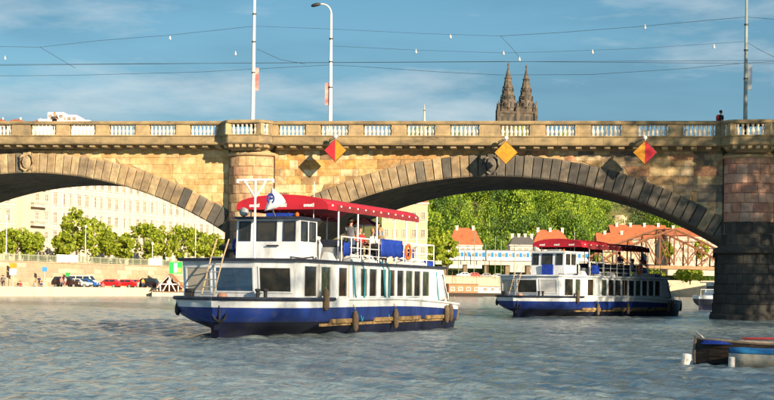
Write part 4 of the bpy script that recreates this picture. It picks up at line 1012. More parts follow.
def dsec(a, L=4.2, B=1.3, zt=.34):
    u = a / L; q = (min(1, u / .3) ** .5) * (1 - .25 * max(0, (u - .7) / .3) ** 2); b = B / 2 * max(q, .12)
    return [(-a, b * 1.02, zt), (-a, b * 1.12, zt * .62), (-a, b, .1), (-a, b * .6, -.08), (-a, 0, -.12)]
aa = [4.2 * i / 14 for i in range(15)]
h = MB(); rg = [dsec(a) + [(p[0], -p[1], p[2]) for p in reversed(dsec(a)[:-1])] for a in aa]; h.loft(rg, cap0=True, cap1=True)
h.build('hull', mat('cream_gelcoat', (.50, .47, .40), (.40, .37, .31), rough=.45, scale=2, grime=(.2, .17, .12), gscale=2.5), dg_, smooth=True)
h = MB(); M_cov = mat('sky_blue_cover', (.02, .19, .42), (.015, .13, .33), rough=.6, scale=4, bump=.02, bscale=5)
cr = []
for a in aa:
    b = dsec(a)[0][1]; cr.append([(-a, b * 1.06 * math.sin(q), .33 + (.13 + .015 * math.sin(a * 5)) * math.cos(q) + .015) for q in [-math.pi / 2 + math.pi * i / 8 for i in range(9)]])
h.loft(cr); o = h.build('cover', M_cov, dg_, smooth=True); o.modifiers.new('solid', 'SOLIDIFY').thickness = .015
for a in (2.1, 3.1):
    h = MB(); b = dsec(a)[0][1]; h.tube([(-a, b * 1.10 * math.sin(q), .36 + .14 * math.cos(q)) for q in [-math.pi / 2 + math.pi * i / 8 for i in range(9)]] , .03, 5); h.build('strap', M_iron, dg_)
h = MB(); h.tube([(-2.9, .72, .1), (-3.0, .75, .3), (-2.9, .6, .47), (-3.2, .2, .52)], .025, 5); h.build('rope', M_iron, dg_)
def float_(name, px, py, label, m, prof, sx=1, tilt=0):
    g_ = ground(px, py); b = MB(); b.M = Matrix.Rotation(tilt, 4, 'Y'); b.lathe(prof, n=12, sx=sx); tag(b.build(name, m, None, (g_.x, g_.y, 0), smooth=False), label, 'buoy')
M_foam = mat('stained_white_foam', (.78, .77, .74), (.66, .62, .58), rough=.8, scale=7, grime=(.3, .2, .13), gscale=6, glo=.55)
float_('mooring_float', 685.5, 364, 'dirty white mooring float drifting off the tarred boat bow', M_foam, [(.07, -.12), (.12, -.06), (.13, .2), (.115, .26), (.04, .275), (.0, .275)], 1.0, R(8))
float_('bow_float', 731.5, 367.5, 'upright white block float at the end of the pale dinghy', M_foam, [(.085, -.12), (.09, -.05), (.09, .24), (.075, .26), (.0, .26)], .9)
# third boat, half behind the pier
g3 = at(700, 310, 150)
t3 = thing('river_cruiser', 'dark hulled cruiser with white cabin half hidden behind the blackened pier', 'boat', (g3.x + .2, 150, 0), R(215))
o = [c for c in boat1.children if c.name.startswith('hull')][0].copy(); C.objects.link(o); o.parent = t3; o.scale = (.5, .72, 1.05); o.data = o.data.copy(); o.data.materials[0] = M_white; o.data.materials[1] = M_navy; o.data.materials[2] = M_black; o.name = 'hull'
b = MB(); b.loft([[(-1.2, 1.0, 1.4), (-7, 1.4, 1.4), (-7, -1.4, 1.4), (-1.2, -1.0, 1.4)], [(-1.6, .95, 2.75), (-6.8, 1.3, 2.75), (-6.8, -1.3, 2.75), (-1.6, -.95, 2.75)]], closed=True, cap0=True, cap1=True); cb = b.build('cabin', M_white, t3)
b = MB(); b.box(-7, -1.2, -1.45, 1.45, 2.75, 2.85); b.build('roof', M_white, t3)
frame_window(cb, (-1.32, -.85, 1.75), (0, 1, 0), (-.28, 0, 1), 1.7, .8, M_glass, .06, .04)
for a in (2.2, 3.6, 5.0): frame_window(cb, (-a, 1.10 + (a - 1.2) * .066, 1.8), (-1, .066, 0), (0, 0, 1), 1.1, .75, M_glass, .06, .04)
b = MB(); b.tube([(.2, 0, 1.5), (.2, 0, 2.1), (-1, 1.2, 2.1)], .03, 5); b.build('bow_rail', M_white2, t3)

# ------------------------------------------------------------------ trees
def leaf_cloud(n_clump, per, radii, centre, clump_r, leaf, rng, flat=.75):
    """Leaf-sized quads gathered into clumps spread through a crown."""
    vs = []; 
    for _ in range(n_clump):
        d = rng.normal(size=3); d /= np.linalg.norm(d); rr = rng.uniform(.45, 1.0) ** .6
        c = np.array(centre) + d * np.array(radii) * rr
        cr = clump_r * rng.uniform(.6, 1.25)
        P = rng.normal(size=(per, 3)); P /= np.linalg.norm(P, axis=1)[:, None]; P *= (rng.uniform(.35, 1, (per, 1)) ** .5) * cr; P[:, 2] *= flat
        ctr = c + P
        nrm = P + rng.normal(size=(per, 3)) * cr * .55 + np.array([0, 0, cr * .3]); nrm /= np.linalg.norm(nrm, axis=1)[:, None]
        a = np.cross(nrm, rng.normal(size=(per, 3))); a /= np.linalg.norm(a, axis=1)[:, None]; b = np.cross(nrm, a)
        s = leaf * rng.uniform(.6, 1.3, (per, 1))
        q = np.stack([ctr - a * s, ctr + b * s * .62, ctr + a * s, ctr - b * s * .62], 1)
        vs.append(q.reshape(-1, 3))
    return np.concatenate(vs)
def quads_mesh(name, co, m):
    me = bpy.data.meshes.new(name); n = len(co) // 4
    me.vertices.add(len(co)); me.vertices.foreach_set('co', co.astype(np.float32).ravel())
    me.loops.add(len(co)); me.loops.foreach_set('vertex_index', np.arange(len(co), dtype=np.int32))
    me.polygons.add(n); me.polygons.foreach_set('loop_start', (np.arange(n) * 4).astype(np.int32)); me.update(); me.validate()
    me.materials.append(m); return me
def tree(loc, H, Rr, label, group, m, seed, clumps=46, per=34, leaf=.34, name='street_tree', cf=.34):
    rng = np.random.RandomState(seed); t = thing(name, label, 'tree', loc, 0, group)
    th = H * .32; b = MB()
    b.tube([(0, 0, -.2), (.05, 0, th * .5), (-.05, .05, th), (.1, 0, H * .6), (0, 0, H * .85)], [.24, .19, .16, .1, .03], 7)
    for k in range(6):
        a = k * 1.05 + rng.uniform(0, .5); z = th * (.85 + .12 * k); r = Rr * rng.uniform(.5, .8)
        b.tube([(0, 0, z), (r * .5 * math.cos(a), r * .5 * math.sin(a), z + H * .12), (r * math.cos(a), r * math.sin(a), z + H * .28)], [.09, .06, .02], 5)
    b.build('trunk', M_bark, t)
    co = leaf_cloud(clumps, per, (Rr, Rr, H * .36), (0, 0, H * .62), Rr * cf, leaf, rng)
    link('crown', quads_mesh('crown', co, m), t)
    return t
k = 0
TREE_LABELS = {76: 'taller pointed green tree on the embankment street behind the white van', 16: 'broad street tree rising behind the yellow square sign', 31: 'small street tree below the cream house, above the seated people',
               62: 'low street tree in front of the stacked balconies', 92: 'wide street tree rising above the white van roof', 108: 'street tree rising above the red cars', 124: 'low street tree above the gap before the black car',
               146: 'broad dense street tree rising above the black off road car', 163: 'street tree rising above the open wooden hut', 180: 'street tree rising behind the bright green billboard'}
for px, ty, w in ((-4, 232, 16), (16, 228, 34), (31, 232, 24), (62, 234, 22), (76, 209, 30), (92, 219, 36), (108, 227, 24), (124, 234, 22), (146, 225, 34), (163, 227, 28), (180, 226, 30), (196, 229, 24), (212, 232, 26)):
    tw = 18.0; t_ = bank_t(px, tw); p = bk(t_, tw, ST); H = (at(px, ty, p.y).z - ST) * 1.02; Rr = w / 2 * p.y / F * .98
    lab = TREE_LABELS.get(px, 'rounded yellow green street tree in the row behind the quay wall')
    tree((p.x, p.y, ST), H, Rr, lab, None if px in TREE_LABELS else 'row of trees along the embankment street', M_leafb if k % 3 else M_leaf, 40 + k); k += 1
# ------------------------------------------------------------------ embankment buildings
SHARED = {}
def window_meshes(w, h, m_fr, style=0):
    key = (w, h, m_fr.name, style)
    if key in SHARED: return SHARED[key]
    b = MB(); f = .14
    b.box(-w / 2 - f, -w / 2, -.12, .02, -.05, h + f); b.box(w / 2, w / 2 + f, -.12, .02, -.05, h + f)
    b.box(-w / 2, w / 2, -.12, .02, h, h + f); b.box(-w / 2 - f - .08, w / 2 + f + .08, -.22, .02, -.17, -.051)
    if style: b.box(-w / 2 - .25, w / 2 + .25, -.26, .02, h + f + .1, h + f + .28)
    b.box(-.035, .035, -.05, .015, 0, h); b.box(-w / 2, -.036, -.05, .015, h * .66, h * .66 + .07); b.box(.036, w / 2, -.05, .015, h * .66, h * .66 + .07)
    fr = b.mesh('window', m_fr)
    b = MB(); b.box(-w / 2 + .004, w / 2 - .004, -.025, -.012, .004, h - .004); pn = b.mesh('pane', M_win)
    SHARED[key] = (fr, pn); return SHARED[key]
def add_window(par, x, y, z, w, h, mfr, style=0, rz=0):
    fr, pn = window_meshes(w, h, mfr, style); f = link('window', fr, par, (x, y, z), rz); link('pane', pn, f, (0, 0, 0)); return f
def building(name, label, cat, p0, ang, L, D, Hh, m_wall, m_trim, m_roof, floors, bays, w=1.1, h=1.9, fh=3.5, base=0.0, roof='hip', roof_h=3.5, z_base=None, side=None, first_z=1.1, styles=None, chimneys=0):
    """Facade along local x from 0 to L at local y=0 looking to -y; depth D."""
    t = thing(name, label, cat, (p0[0], p0[1], p0[2]), ang)
    body = boxpart('wall', m_wall, t, 0, L, 0, D, -1.5, Hh)
    for fl_ in range(floors):
        z = first_z + fl_ * fh
        for k in range(bays):
            add_window(t, L * (k + .5) / bays, 0, z, w, h, m_trim, styles[fl_ % len(styles)] if styles else 0)
        boxpart('string_course', m_trim, t, -.05, L + .05, -.10, .0, z + fh - .72, z + fh - .52)
    if side:
        for fl_ in range(floors):
            for k in range(side):
                add_window(t, 0, D * (k + .5) / side, first_z + fl_ * fh, w, h, m_trim, 0, R(-90))
                add_window(t, L, D * (k + .5) / side, first_z + fl_ * fh, w, h, m_trim, 0, R(90))
    boxpart('eaves', m_trim, t, -.35, L + .35, -.45, D + .3, Hh, Hh + .4)
    b = MB()
    if roof == 'hip':
        e = min(D * .5, L * .2)
        b.add([(-.3, -.4, Hh + .4), (L + .3, -.4, Hh + .4), (L + .3, D + .25, Hh + .4), (-.3, D + .25, Hh + .4), (e, D / 2, Hh + .4 + roof_h), (L - e, D / 2, Hh + .4 + roof_h)], [(0, 1, 5, 4), (1, 2, 5), (2, 3, 4, 5), (3, 0, 4), (3, 2, 1, 0)])
    elif roof == 'gable':
        b.add([(-.3, -.5, Hh + .4), (L + .3, -.5, Hh + .4), (L + .3, D + .4, Hh + .4), (-.3, D + .4, Hh + .4), (-.3, D / 2, Hh + .4 + roof_h), (L + .3, D / 2, Hh + .4 + roof_h)], [(0, 1, 5, 4), (1, 2, 5), (2, 3, 4, 5), (3, 0, 4), (3, 2, 1, 0)])
    else:
        b.box(-.1, L + .1, -.1, D + .1, Hh + .4, Hh + .9)
    rf = b.build('roof', m_roof, t)
    for k in range(chimneys):
        x = L * (k + .5) / chimneys; c = MB(); c.box(x - .45, x + .45, D * .42, D * .42 + .8, Hh + .4, Hh + roof_h + .9); c.box(x - .6, x + .6, D * .42 - .1, D * .42 + .9, Hh + roof_h + .9, Hh + roof_h + 1.15); c.build('chimney', m_trim, rf)
    return t
M_f1 = mat('cream_stucco', (.52, .43, .33), (.46, .38, .29), rough=.9, scale=.3); M_f2 = mat('pale_pink_stucco', (.56, .46, .39), (.51, .42, .35), rough=.9, scale=.3)
M_tr = mat('white_stucco_trim', (.63, .56, .48), (.57, .51, .43), rough=.9, scale=.5); M_f3 = mat('ochre_stucco', (.58, .43, .27), (.52, .38, .23), rough=.9, scale=.3)
M_roofr = mat('terracotta_tiles', (.47, .14, .055), (.36, .10, .04), rough=.85, scale=2.5, bump=.03, bscale=4, grime=(.24, .08, .04), gscale=.4)
M_roofg = mat('slate_roof', (.12, .115, .11), (.09, .09, .09), rough=.8, scale=2)
FW = 34.0
tA0 = bank_t(-40, FW); tA1 = bank_t(50, FW); tB1 = bank_t(140, FW); tC1 = bank_t(232, FW)
def bank_building(t0, t1, Hh, **kw):
    p = bk(t0, FW, ST); return building(kw.pop('name'), kw.pop('label'), 'building', p, B_ANG, t1 - t0 - .05, 16, Hh, **kw)
# the facade looks to the river (local -y is towards the water when x runs along t)
A = bank_building(tA0, tA1, 21.5, name='apartment_house', label='cream apartment house with stacked balconies on the embankment', m_wall=M_f1, m_trim=M_tr, m_roof=M_roofg, floors=6, bays=max(3, round((tA1 - tA0) / 2.9)), styles=[1, 0], roof_h=4.5, chimneys=5)
LA = tA1 - tA0
for k in range(4):
    bl_ = part('balcony', A, (LA - 4.6, 0, 4.2 + 3.5 * k)); boxpart('slab', M_tr, bl_, -2.2, 2.2, -1.3, 0, -.25, 0); boxpart('front_rail', M_tr, bl_, -2.2, 2.2, -1.3, -1.2, .85, .98)
    for i in range(12): boxpart('rail_post', M_tr, bl_, -2.15 + i * .38, -2.05 + i * .38, -1.28, -1.2, 0, .85)
bay_ = MB(); bay_.prism([(LA - 10.5, 0), (LA - 10.2, -1.1), (LA - 7.6, -1.1), (LA - 7.3, 0)], 'z', 3.8, 20.5); bay_.build('oriel', M_f1, A)
Bb = bank_building(tA1, tB1, 20.5, name='apartment_house', label='pale pink apartment house with dense rows of windows on the embankment', m_wall=M_f2, m_trim=M_tr, m_roof=M_roofg, floors=5, bays=round((tB1 - tA1) / 2.55), styles=[0, 1], roof_h=3.5, fh=3.6, w=1.15, h=2.0)
Cc = bank_building(tB1, tC1, 20.0, name='apartment_house', label='pale apartment house with pilasters beside the stone arch on the embankment', m_wall=mat('ivory_stucco', (.54, .46, .38), (.49, .42, .34), rough=.9, scale=.3), m_trim=M_tr, m_roof=M_roofg, floors=5, bays=round((tC1 - tB1) / 2.6), styles=[1, 1, 0], roof_h=3.5, fh=3.6, w=1.2, h=2.1)
for T, L_, n in ((Bb, tB1 - tA1, 9), (Cc, tC1 - tB1, 12)):
    for i in range(n + 1): boxpart('pilaster', M_tr, T, L_ * i / n - .22, L_ * i / n + .22, -.18, 0, 4.0, 15.5)
# roofscape seen above the parapet
def white_block():
    p = at(63, 150, 400); w = 50 * 400 / F; zt = at(52, 111, 400).z; z = [at(x, y, 400).z for x, y in ((40, 119), (50, 112), (62, 114.5), (76, 119.5))]
    t = thing('white_terraced_building', 'bright white stepped modern building above the bridge parapet', 'building', (p.x - w / 2, 400, 0))
    for i, (a, b_, zz) in enumerate(((0, .24, z[0]), (.18, .5, z[1]), (.45, .76, z[2]), (.72, 1.02, z[3]))):
        b = MB(); b.box(a * w, b_ * w - .02 * i, i * .3, 12 - i * .2, 0, zz - .012 * i); tr_ = b.build('terrace_block', mat('bright_white_render', (.8, .79, .77), None, rough=.8), t)
        for k in range(3):
            x = (a + (b_ - a) * (k + .5) / 3) * w; b = MB(); b.box(x - .5, x + .5, i * .3 - .06, i * .3 - .01, zz - 1.5, zz - .6); b.build('window', M_win, tr_)
    boxpart('tower_base', mat('bright_white_render', (.8, .79, .77)), t, .5, w - .5, .9, 11, -3, 30)
white_block()
def roof_bit(px0, px1, py, Y, label, m):
    a = at(px0, py, Y); b_ = at(px1, py, Y); t = thing('roof_dormer_house', label, 'building', (a.x, Y, 0)); w = b_.x - a.x
    boxpart('wall', M_f3, t, 0, w, 0, 8, 5, a.z - 1.2)
    b = MB(); b.add([(-.2, -.3, a.z - 1.2), (w + .2, -.3, a.z - 1.2), (w + .2, 8.3, a.z - 1.2), (-.2, 8.3, a.z - 1.2), (w * .25, 4, a.z), (w * .75, 4, a.z)], [(0, 1, 5, 4), (1, 2, 5), (2, 3, 4, 5), (3, 0, 4), (3, 2, 1, 0)]); b.build('roof', m, t)
    boxpart('chimney', M_tr, t, w * .7, w * .8, 3, 3.8, a.z - 1, a.z + .4)
roof_bit(8, 21, 117.5, 420, 'narrow orange roofed house top showing over the parapet', M_roofr)
roof_bit(31, 40, 118.5, 420, 'small ochre rooftop beside the white stepped building', M_roofr)
roof_bit(-6, 2, 117.5, 420, 'orange roof ridge at the far end above the parapet', M_roofr)

# quay furniture, cars, people on the lower quay
def bank_pt(px, w, z=1.3):
    return bk(bank_t(px, w), w, z)
def make_car(name, label, loc, ang, col, kind='hatch', group='cars parked on the quay'):
    t = thing(name, label, 'van' if kind == 'van' else 'car', loc, ang, group)
    m = mat('car_paint_' + '%d_%d_%d' % tuple(int(c * 99) for c in col), col, None, rough=.3, coat=.6)
    L_, W, prof, cab = {'hatch': (4.0, .84, [(0, .35), (0, .75), (.15, .86), (1.0, .95), (3.85, 1.0), (4.0, .8), (4.0, .35)], [(.95, .95), (1.65, 1.45), (3.2, 1.47), (3.8, 1.0)]),
                        'suv': (4.5, .92, [(0, .42), (0, .95), (.15, 1.05), (1.2, 1.12), (4.4, 1.15), (4.5, .9), (4.5, .42)], [(1.15, 1.12), (1.8, 1.72), (4.0, 1.74), (4.4, 1.15)]),
                        'van': (5.0, .97, [(0, .40), (0, .95), (.25, 1.08), (.95, 1.2), (4.95, 1.25), (5.0, .9), (5.0, .4)], [(.9, 1.18), (1.5, 2.0), (4.85, 2.05), (4.95, 1.25)])}[kind]
    b = MB(); b.loft([[(p[0], y * W, p[1]) for p in prof] for y in (-1, -.97, .97, 1)], closed=True, cap0=True, cap1=True); b.build('body', m, t)
    b = MB(); n = len(cab); q = .86
    b.loft([[(p[0], -W * (.96 if i in (0, 3) else q), p[1]) for i, p in enumerate(cab)], [(p[0], W * (.96 if i in (0, 3) else q), p[1]) for i, p in enumerate(cab)]], closed=True, cap0=True, cap1=True); cb_ = b.build('roof', m, t)
    zl, zh = cab[0][1] + .06, cab[1][1] - .1; nw = 3 if kind != 'hatch' else 2
    x0, x1 = cab[1][0] - .25, cab[2][0] + .2
    for sg in (-1, 1):
        for k in range(nw):
            a0 = x0 + (x1 - x0) * k / nw + .06; a1 = x0 + (x1 - x0) * (k + 1) / nw - .06
            b = MB(); yl, yh = sg * (W * .955 + .012), sg * (W * q + .035)
            b.hexa([(a0, yl - .02 * sg, zl), (a1, yl - .02 * sg, zl), (a1, yl, zl), (a0, yl, zl), (a0 + (.2 if k == 0 else 0), yh - .02 * sg, zh), (a1, yh - .02 * sg, zh), (a1, yh, zh), (a0 + (.2 if k == 0 else 0), yh, zh)]); b.build('side_window', M_carglass, t)
        for x in (.75, L_ - .8):
            wh_ = part('wheel', t, (x, sg * (W - .08), .32)); b = MB(); b.M = Matrix.Rotation(R(90), 4, 'X'); b.lathe([(.2, -.1), (.32, -.1), (.33, 0), (.32, .1), (.2, .1)], n=12); b.build('tyre', M_tyre, wh_)
            b = MB(); b.M = Matrix.Rotation(R(90), 4, 'X'); b.lathe([(.0, -.11), (.2, -.11), (.2, .11), (.0, .11)], n=10); b.build('rim', M_gal, wh_)
    d = Vector((cab[1][0] - cab[0][0], 0, cab[1][1] - cab[0][1])).normalized(); nn = Vector((-d.z, 0, d.x))
    b = MB(); P = []
    for (f, o_) in ((.1, .0), (.92, .0)):
        pc = Vector((cab[0][0], 0, cab[0][1])).lerp(Vector((cab[1][0], 0, cab[1][1])), f); P.append(pc)
    vs = []
    for k_ in (.004, .02):
        for pc, ww in ((P[0], .84), (P[1], .76)): vs += [pc + nn * k_ + Vector((0, -W * ww, 0)), pc + nn * k_ + Vector((0, W * ww, 0))]
    b.hexa([vs[0], vs[1], vs[3], vs[2], vs[4], vs[5], vs[7], vs[6]]); b.build('windscreen', M_carglass, t)
    for sg in (-1, 1):
        boxpart('headlight', M_text, t, -.03, .05, sg * W * .72 - .14, sg * W * .72 + .14, .62, .76)
        boxpart('tail_light', M_signr, t, L_ - .05, L_ + .03, sg * W * .8 - .1, sg * W * .8 + .1, .7, .95)
    boxpart('bumper', M_iron, t, -.06, .1, -W * .9, W * .9, .36, .52)
    return t
ANGC = R(-10)
for px, w, col, kind, nm, lab, fl_ in (
        (53.5, 6, (.03, .012, .012), 'suv', 'parked_car', 'dark maroon car parked on the quay beside the blue sign', 1),
        (67, 4.5, (.55, .56, .57), 'hatch', 'parked_car', 'silver car parked in front of the white van', 1),
        (75, 5, (.02, .12, .42), 'hatch', 'parked_car', 'bright blue car parked in front of the white van', 1),
        (70.5, 9, (.75, .75, .74), 'van', 'parked_van', 'white passenger van parked against the quay wall', 1),
        (97, 5, (.55, .015, .015), 'hatch', 'parked_car', 'red car parked next to the white van', 0),
        (113, 6.5, (.48, .012, .012), 'hatch', 'parked_car', 'red car parked next to the dark grey estate', 0),
        (126, 7.5, (.03, .032, .036), 'hatch', 'parked_car', 'dark grey car parked between the red car and the black one', 0),
        (133, 6, (.012, .013, .016), 'suv', 'parked_car', 'black off road car parked by the wooden hut', 0)):
    p = bank_pt(px, w); t_ = make_car(nm, lab, p, ANGC, col, kind)
    if fl_:                                   # nose to the right: turn round about its middle
        L_ = {'hatch': 4.0, 'suv': 4.5, 'van': 5.0}[kind]; t_.rotation_euler.z += math.pi; t_.location = p + Vector((L_ * math.cos(ANGC), L_ * math.sin(ANGC), 0))
ppl = [(2, 8, 'stand', c_black, c_jean, 'person in black standing by the ramp on the quay'), (3.6, 7, 'walk', c_grey, c_black, 'person in grey walking near the ramp on the quay'), (18, 3, 'sitg', c_black, c_jean, 'person in black sitting on the quay stones'), (20.5, 3, 'sitg', c_red, c_black, 'person in red sitting beside the one in black'),
       (39, 5, 'stand', c_navy, c_black, 'person in navy standing below the blue sign'), (34.5, 2.5, 'sitg', c_white, c_jean, 'person in white sitting at the quay edge'), (41.5, 2.5, 'sitg', c_blue, c_black, 'person in blue sitting at the quay edge'), (65, 3, 'walk', c_white, c_pink, 'person in white and pink walking past the silver car'), (61.5, 3.5, 'walk', c_pink, c_grey, 'person in pink walking past the maroon car'),
       (103, 2.2, 'sitg', c_pink, c_khaki, 'person in pink crouching at the water edge by the red cars'), (138, 3.5, 'stand', c_red, c_white, 'person in red standing before the black car'), (143, 3.5, 'stand', c_yel, c_jean, 'person in yellow standing before the black car')]
for px, w, pose, sh, tr, lab in ppl:
    p = bank_pt(px, w); sit_ = pose == 'sitg'
    person((p.x, p.y, 1.3 - (.38 if sit_ else 0)), random.uniform(-1, 1), 'sit' if sit_ else pose, sh, tr, random.choice((H_dark, H_fair)), lab)
    if sit_:
        b = MB(); b.hexa([(-.35, -.62, -.3), (.35, -.62, -.3), (.35, .3, -.3), (-.35, .3, -.3), (-.3, -.6, .02), (.3, -.6, .02), (.3, .25, .02), (-.3, .25, .02)])
def post_sign(px, py0, py1, w, m1, label, wd=1.3):
    p = bank_pt(px, w); z0 = at(px, py1, p.y).z; z1 = at(px, py0, p.y).z
    t = thing('quay_sign', label, 'sign', p); b = MB(); b.tube([(0, 0, 0), (0, 0, z1 - 1.3)], .06, 6); b.build('post', M_gal, t)
    boxpart('panel', m1, t, -wd / 2, wd / 2, -.1, -.06, z0 - 1.3, z1 - 1.3); return t
t = post_sign(13, 263, 268, 12.5, M_signy, 'yellow square sign on a post above a white plate', 1.1)
boxpart('lower_plate', M_text, t, -.55, .55, -.11, -.07, 1.9, 2.9)
post_sign(44.5, 267, 271.5, 11, mat('blue_sign_paint', (.05, .25, .6), None, rough=.5), 'small blue square sign on a post by the maroon car', .8)
post_sign(68, 272.5, 276.5, 12.8, mat('green_sign_paint', (.03, .3, .06), None, rough=.5), 'dark green box sign behind the white van', .8)
# white hoarding panels on the railing and the green billboard
for k, px in enumerate((60, 66.5, 73.5, 152, 158)):
    p = bank_pt(px, 13.9, ST + .4); b = MB(); b.box(-.75, .75, -.05, .05, 0, 1.25); b.box(-.7, -.6, .0, .3, 0, .9); b.box(.6, .7, 0, .3, 0, .9)
    o = b.build('hoarding_panel', M_text, None, p); o.rotation_euler.z = B_ANG - R(30); tag(o, 'plain white hoarding panel fixed to the street railing', 'panel', 'white panels on the street railing')
p0 = bank_pt(169, 7.0, 1.3); zt = at(170, 262, p0.y).z; zb = at(170, 273.5, p0.y).z; wb = 13 * p0.y / F
t = thing('green_billboard', 'bright green billboard with white block standing by the wooden hut', 'billboard', p0)
boxpart('board', mat('vivid_green_paint', (.02, .46, .08), None, rough=.5), t, 0, wb, -.1, .1, zb - 1.3, zt - 1.3)
boxpart('white_block', M_text, t, wb * .36, wb * .62, -.112, -.1, zb - 1.1, zt - 1.5); boxpart('pale_corner', mat('lime_paint', (.3, .6, .12), None), t, wb * .64, wb - .08, -.112, -.1, zb - 1.1, zb - .2)
for x in (.2, wb - .3): boxpart('leg', M_gal, t, x, x + .1, -.05, .05, 0, zb - 1.3)
# wooden A-frame hut on a landing pontoon
p0 = bank_pt(155.5, -2.0, 0); wt = 25 * p0.y / F
t = thing('landing_pontoon', 'low pale landing pontoon under the wooden hut', 'pontoon', (p0.x, p0.y, 0))
boxpart('float_body', mat('pontoon_paint', (.5, .47, .42), (.4, .38, .33), rough=.7, scale=1), t, -.5, wt + 3, -.6, 4.2, -.4, .75); boxpart('deck_edge', M_wood, t, -.6, wt + 3.1, -.75, 4.3, .75, .85)
t = thing('gabled_wooden_hut', 'open gabled wooden hut with crossed beams on the pontoon', 'hut', (p0.x + .2, p0.y, .85)); zt = at(167, 274.5, p0.y).z - .85; w_ = wt
M_beam = mat('orange_brown_timber', (.36, .17, .07), (.28, .12, .05), rough=.8, scale=3)
for yy in (0, 3.4):
    for (a, b_) in (((0, 0, .6), (w_ / 2, 0, zt)), ((w_, 0, .6), (w_ / 2, 0, zt)), ((.6, 0, 0), (.6, 0, 1.5)), ((w_ - .6, 0, 0), (w_ - .6, 0, 1.5)), ((w_ * .5, 0, 0), (w_ * .5, 0, zt)), ((.3, 0, 1.2), (w_ - .3, 0, 1.2)), ((w_ * .25, 0, 0), (w_ * .5, 0, zt * .7)), ((w_ * .75, 0, 0), (w_ * .5, 0, zt * .7))):
        b = MB(); b.tube([(a[0], yy, a[2]), (b_[0], yy, b_[2])], .1, 4); b.build('beam', M_beam if a[2] < .7 and yy else M_text, t)
for sg in (0, 1):
    b = MB(); x0 = 0 if sg == 0 else w_; b.hexa([(x0, -.3, .62), (w_ / 2, -.3, zt + .05), (w_ / 2, 3.8, zt + .05), (x0, 3.8, .62), (x0, -.3, .74), (w_ / 2, -.3, zt + .18), (w_ / 2, 3.8, zt + .18), (x0, 3.8, .74)]); b.build('roof_slope', M_beam, t)
boxpart('back_wall', M_beam, t, .3, w_ - .3, 3.3, 3.38, 0, 1.6)
# slim lamp posts on the street
for px, y0 in ((5.8, 218), (85, 228), (195, 205), (152, 245)):
    p = bank_pt(px, 15.3, ST); zt = at(px, y0, p.y).z - ST; t = thing('embankment_lamp', 'slim pale lamp post on the embankment street', 'street lamp', p, 0, 'lamp posts on the embankment street')
    b = MB(); b.tube([(0, 0, 0), (0, 0, zt)], [.11, .06], 6); b.build('post', M_polew, t); b = MB(); b.lathe([(.05, 0), (.22, .1), (.25, .35), (.1, .5), (0, .55)], (0, 0, zt), 8); b.build('lantern', M_text, t)

# ------------------------------------------------------------------ far side seen through the arch
def hill_z(X, Y):
    q = np.clip((Y - 540 - 44 * np.clip((X - 74) / 18, 0, 1)) / 120, 0, 1); q = q * q * (3 - 2 * q)
    return ST + (50 + 4 * np.sin(X * .021 + 1) + 2 * np.sin(X * .07)) * q
xs = np.arange(-160, 420, 14.0); ys = np.arange(530, 1000, 12.0); XX, YY = np.meshgrid(xs, ys); ZZ = hill_z(XX, YY); ZZ[0, :] = -3
me = bpy.data.meshes.new('hill'); idx = np.arange(XX.size).reshape(XX.shape)
me.from_pydata(np.stack([XX, YY, ZZ], -1).reshape(-1, 3).tolist(), [], np.stack([idx[:-1, :-1], idx[:-1, 1:], idx[1:, 1:], idx[1:, :-1]], -1).reshape(-1, 4).tolist())
me.materials.append(mat('hill_soil_and_grass', (.10, .11, .035), (.14, .12, .05), rough=.95, scale=.08)); tag(link('hill', me), kind='structure')
rng = np.random.RandomState(5); cols = []; tint = []
def clear_of_houses(x, y):
    return not any(x0 < x < x1 and y < y1 for x0, x1, y1 in ((14, 42, 545), (44, 76, 552), (80, 190, 588)))
n = 0
protos = [leaf_cloud(20, 40, (1, 1, .95), (0, 0, .75), .36, .056, np.random.RandomState(90 + i)) for i in range(7)]
while n < 570:
    y = rng.uniform(538, 690); x = rng.uniform(y * .012, y * .245)
    if not clear_of_houses(x, y): continue
    if float(hill_z(x, y)) + (11 if x < 80 else 6) > CH + .103 * y: continue      # the wood stays below the skyline of the bridge
    if abs(x - 103) < 7 and 628 < y < 668: continue          # bare rock
    if abs(x - 58) < 13 and y > 690: continue
    z = float(hill_z(x, y)); r = rng.uniform(3.4, 6.6); hh = rng.uniform(1.0, 1.8); tint.append(rng.choice([0, 0, 1, 1, 2]))
    P = protos[n % 7].copy(); a = rng.uniform(0, 6.28); c, s = math.cos(a), math.sin(a)
    P = np.stack([(P[:, 0] * c - P[:, 1] * s) * r, (P[:, 0] * s + P[:, 1] * c) * r, P[:, 2] * r * hh], -1) + np.array([x, y, z - .4]); cols.append(P); n += 1
wm = quads_mesh('wood', np.concatenate(cols), M_leafd)
wm.materials.append(mat('leaf_wood_bright', (.2, .3, .02), (.6, .66, .5), rough=.65, scale=.2, rnd=[(.09, .18, .018), (.25, .38, .032), (.42, .53, .046)], trans=.36))
wm.materials.append(mat('leaf_wood_deep', (.05, .1, .02), (.6, .66, .5), rough=.65, scale=.2, rnd=[(.022, .065, .014), (.055, .13, .02), (.13, .23, .03)], trans=.3))
wm.polygons.foreach_set('material_index', np.repeat(np.array(tint, np.int32), len(protos[0]) // 4))
tag(link('wood', wm), 'dense sunlit green wood covering the hillside', 'wood', kind='stuff')
b = MB(); b.box(58, 330, 524, 529.9, -3.9, ST + .6); tag(b.build('far_quay_wall', M_quayw), 'pale quay wall on the far shore beyond the truss bridge', 'wall')
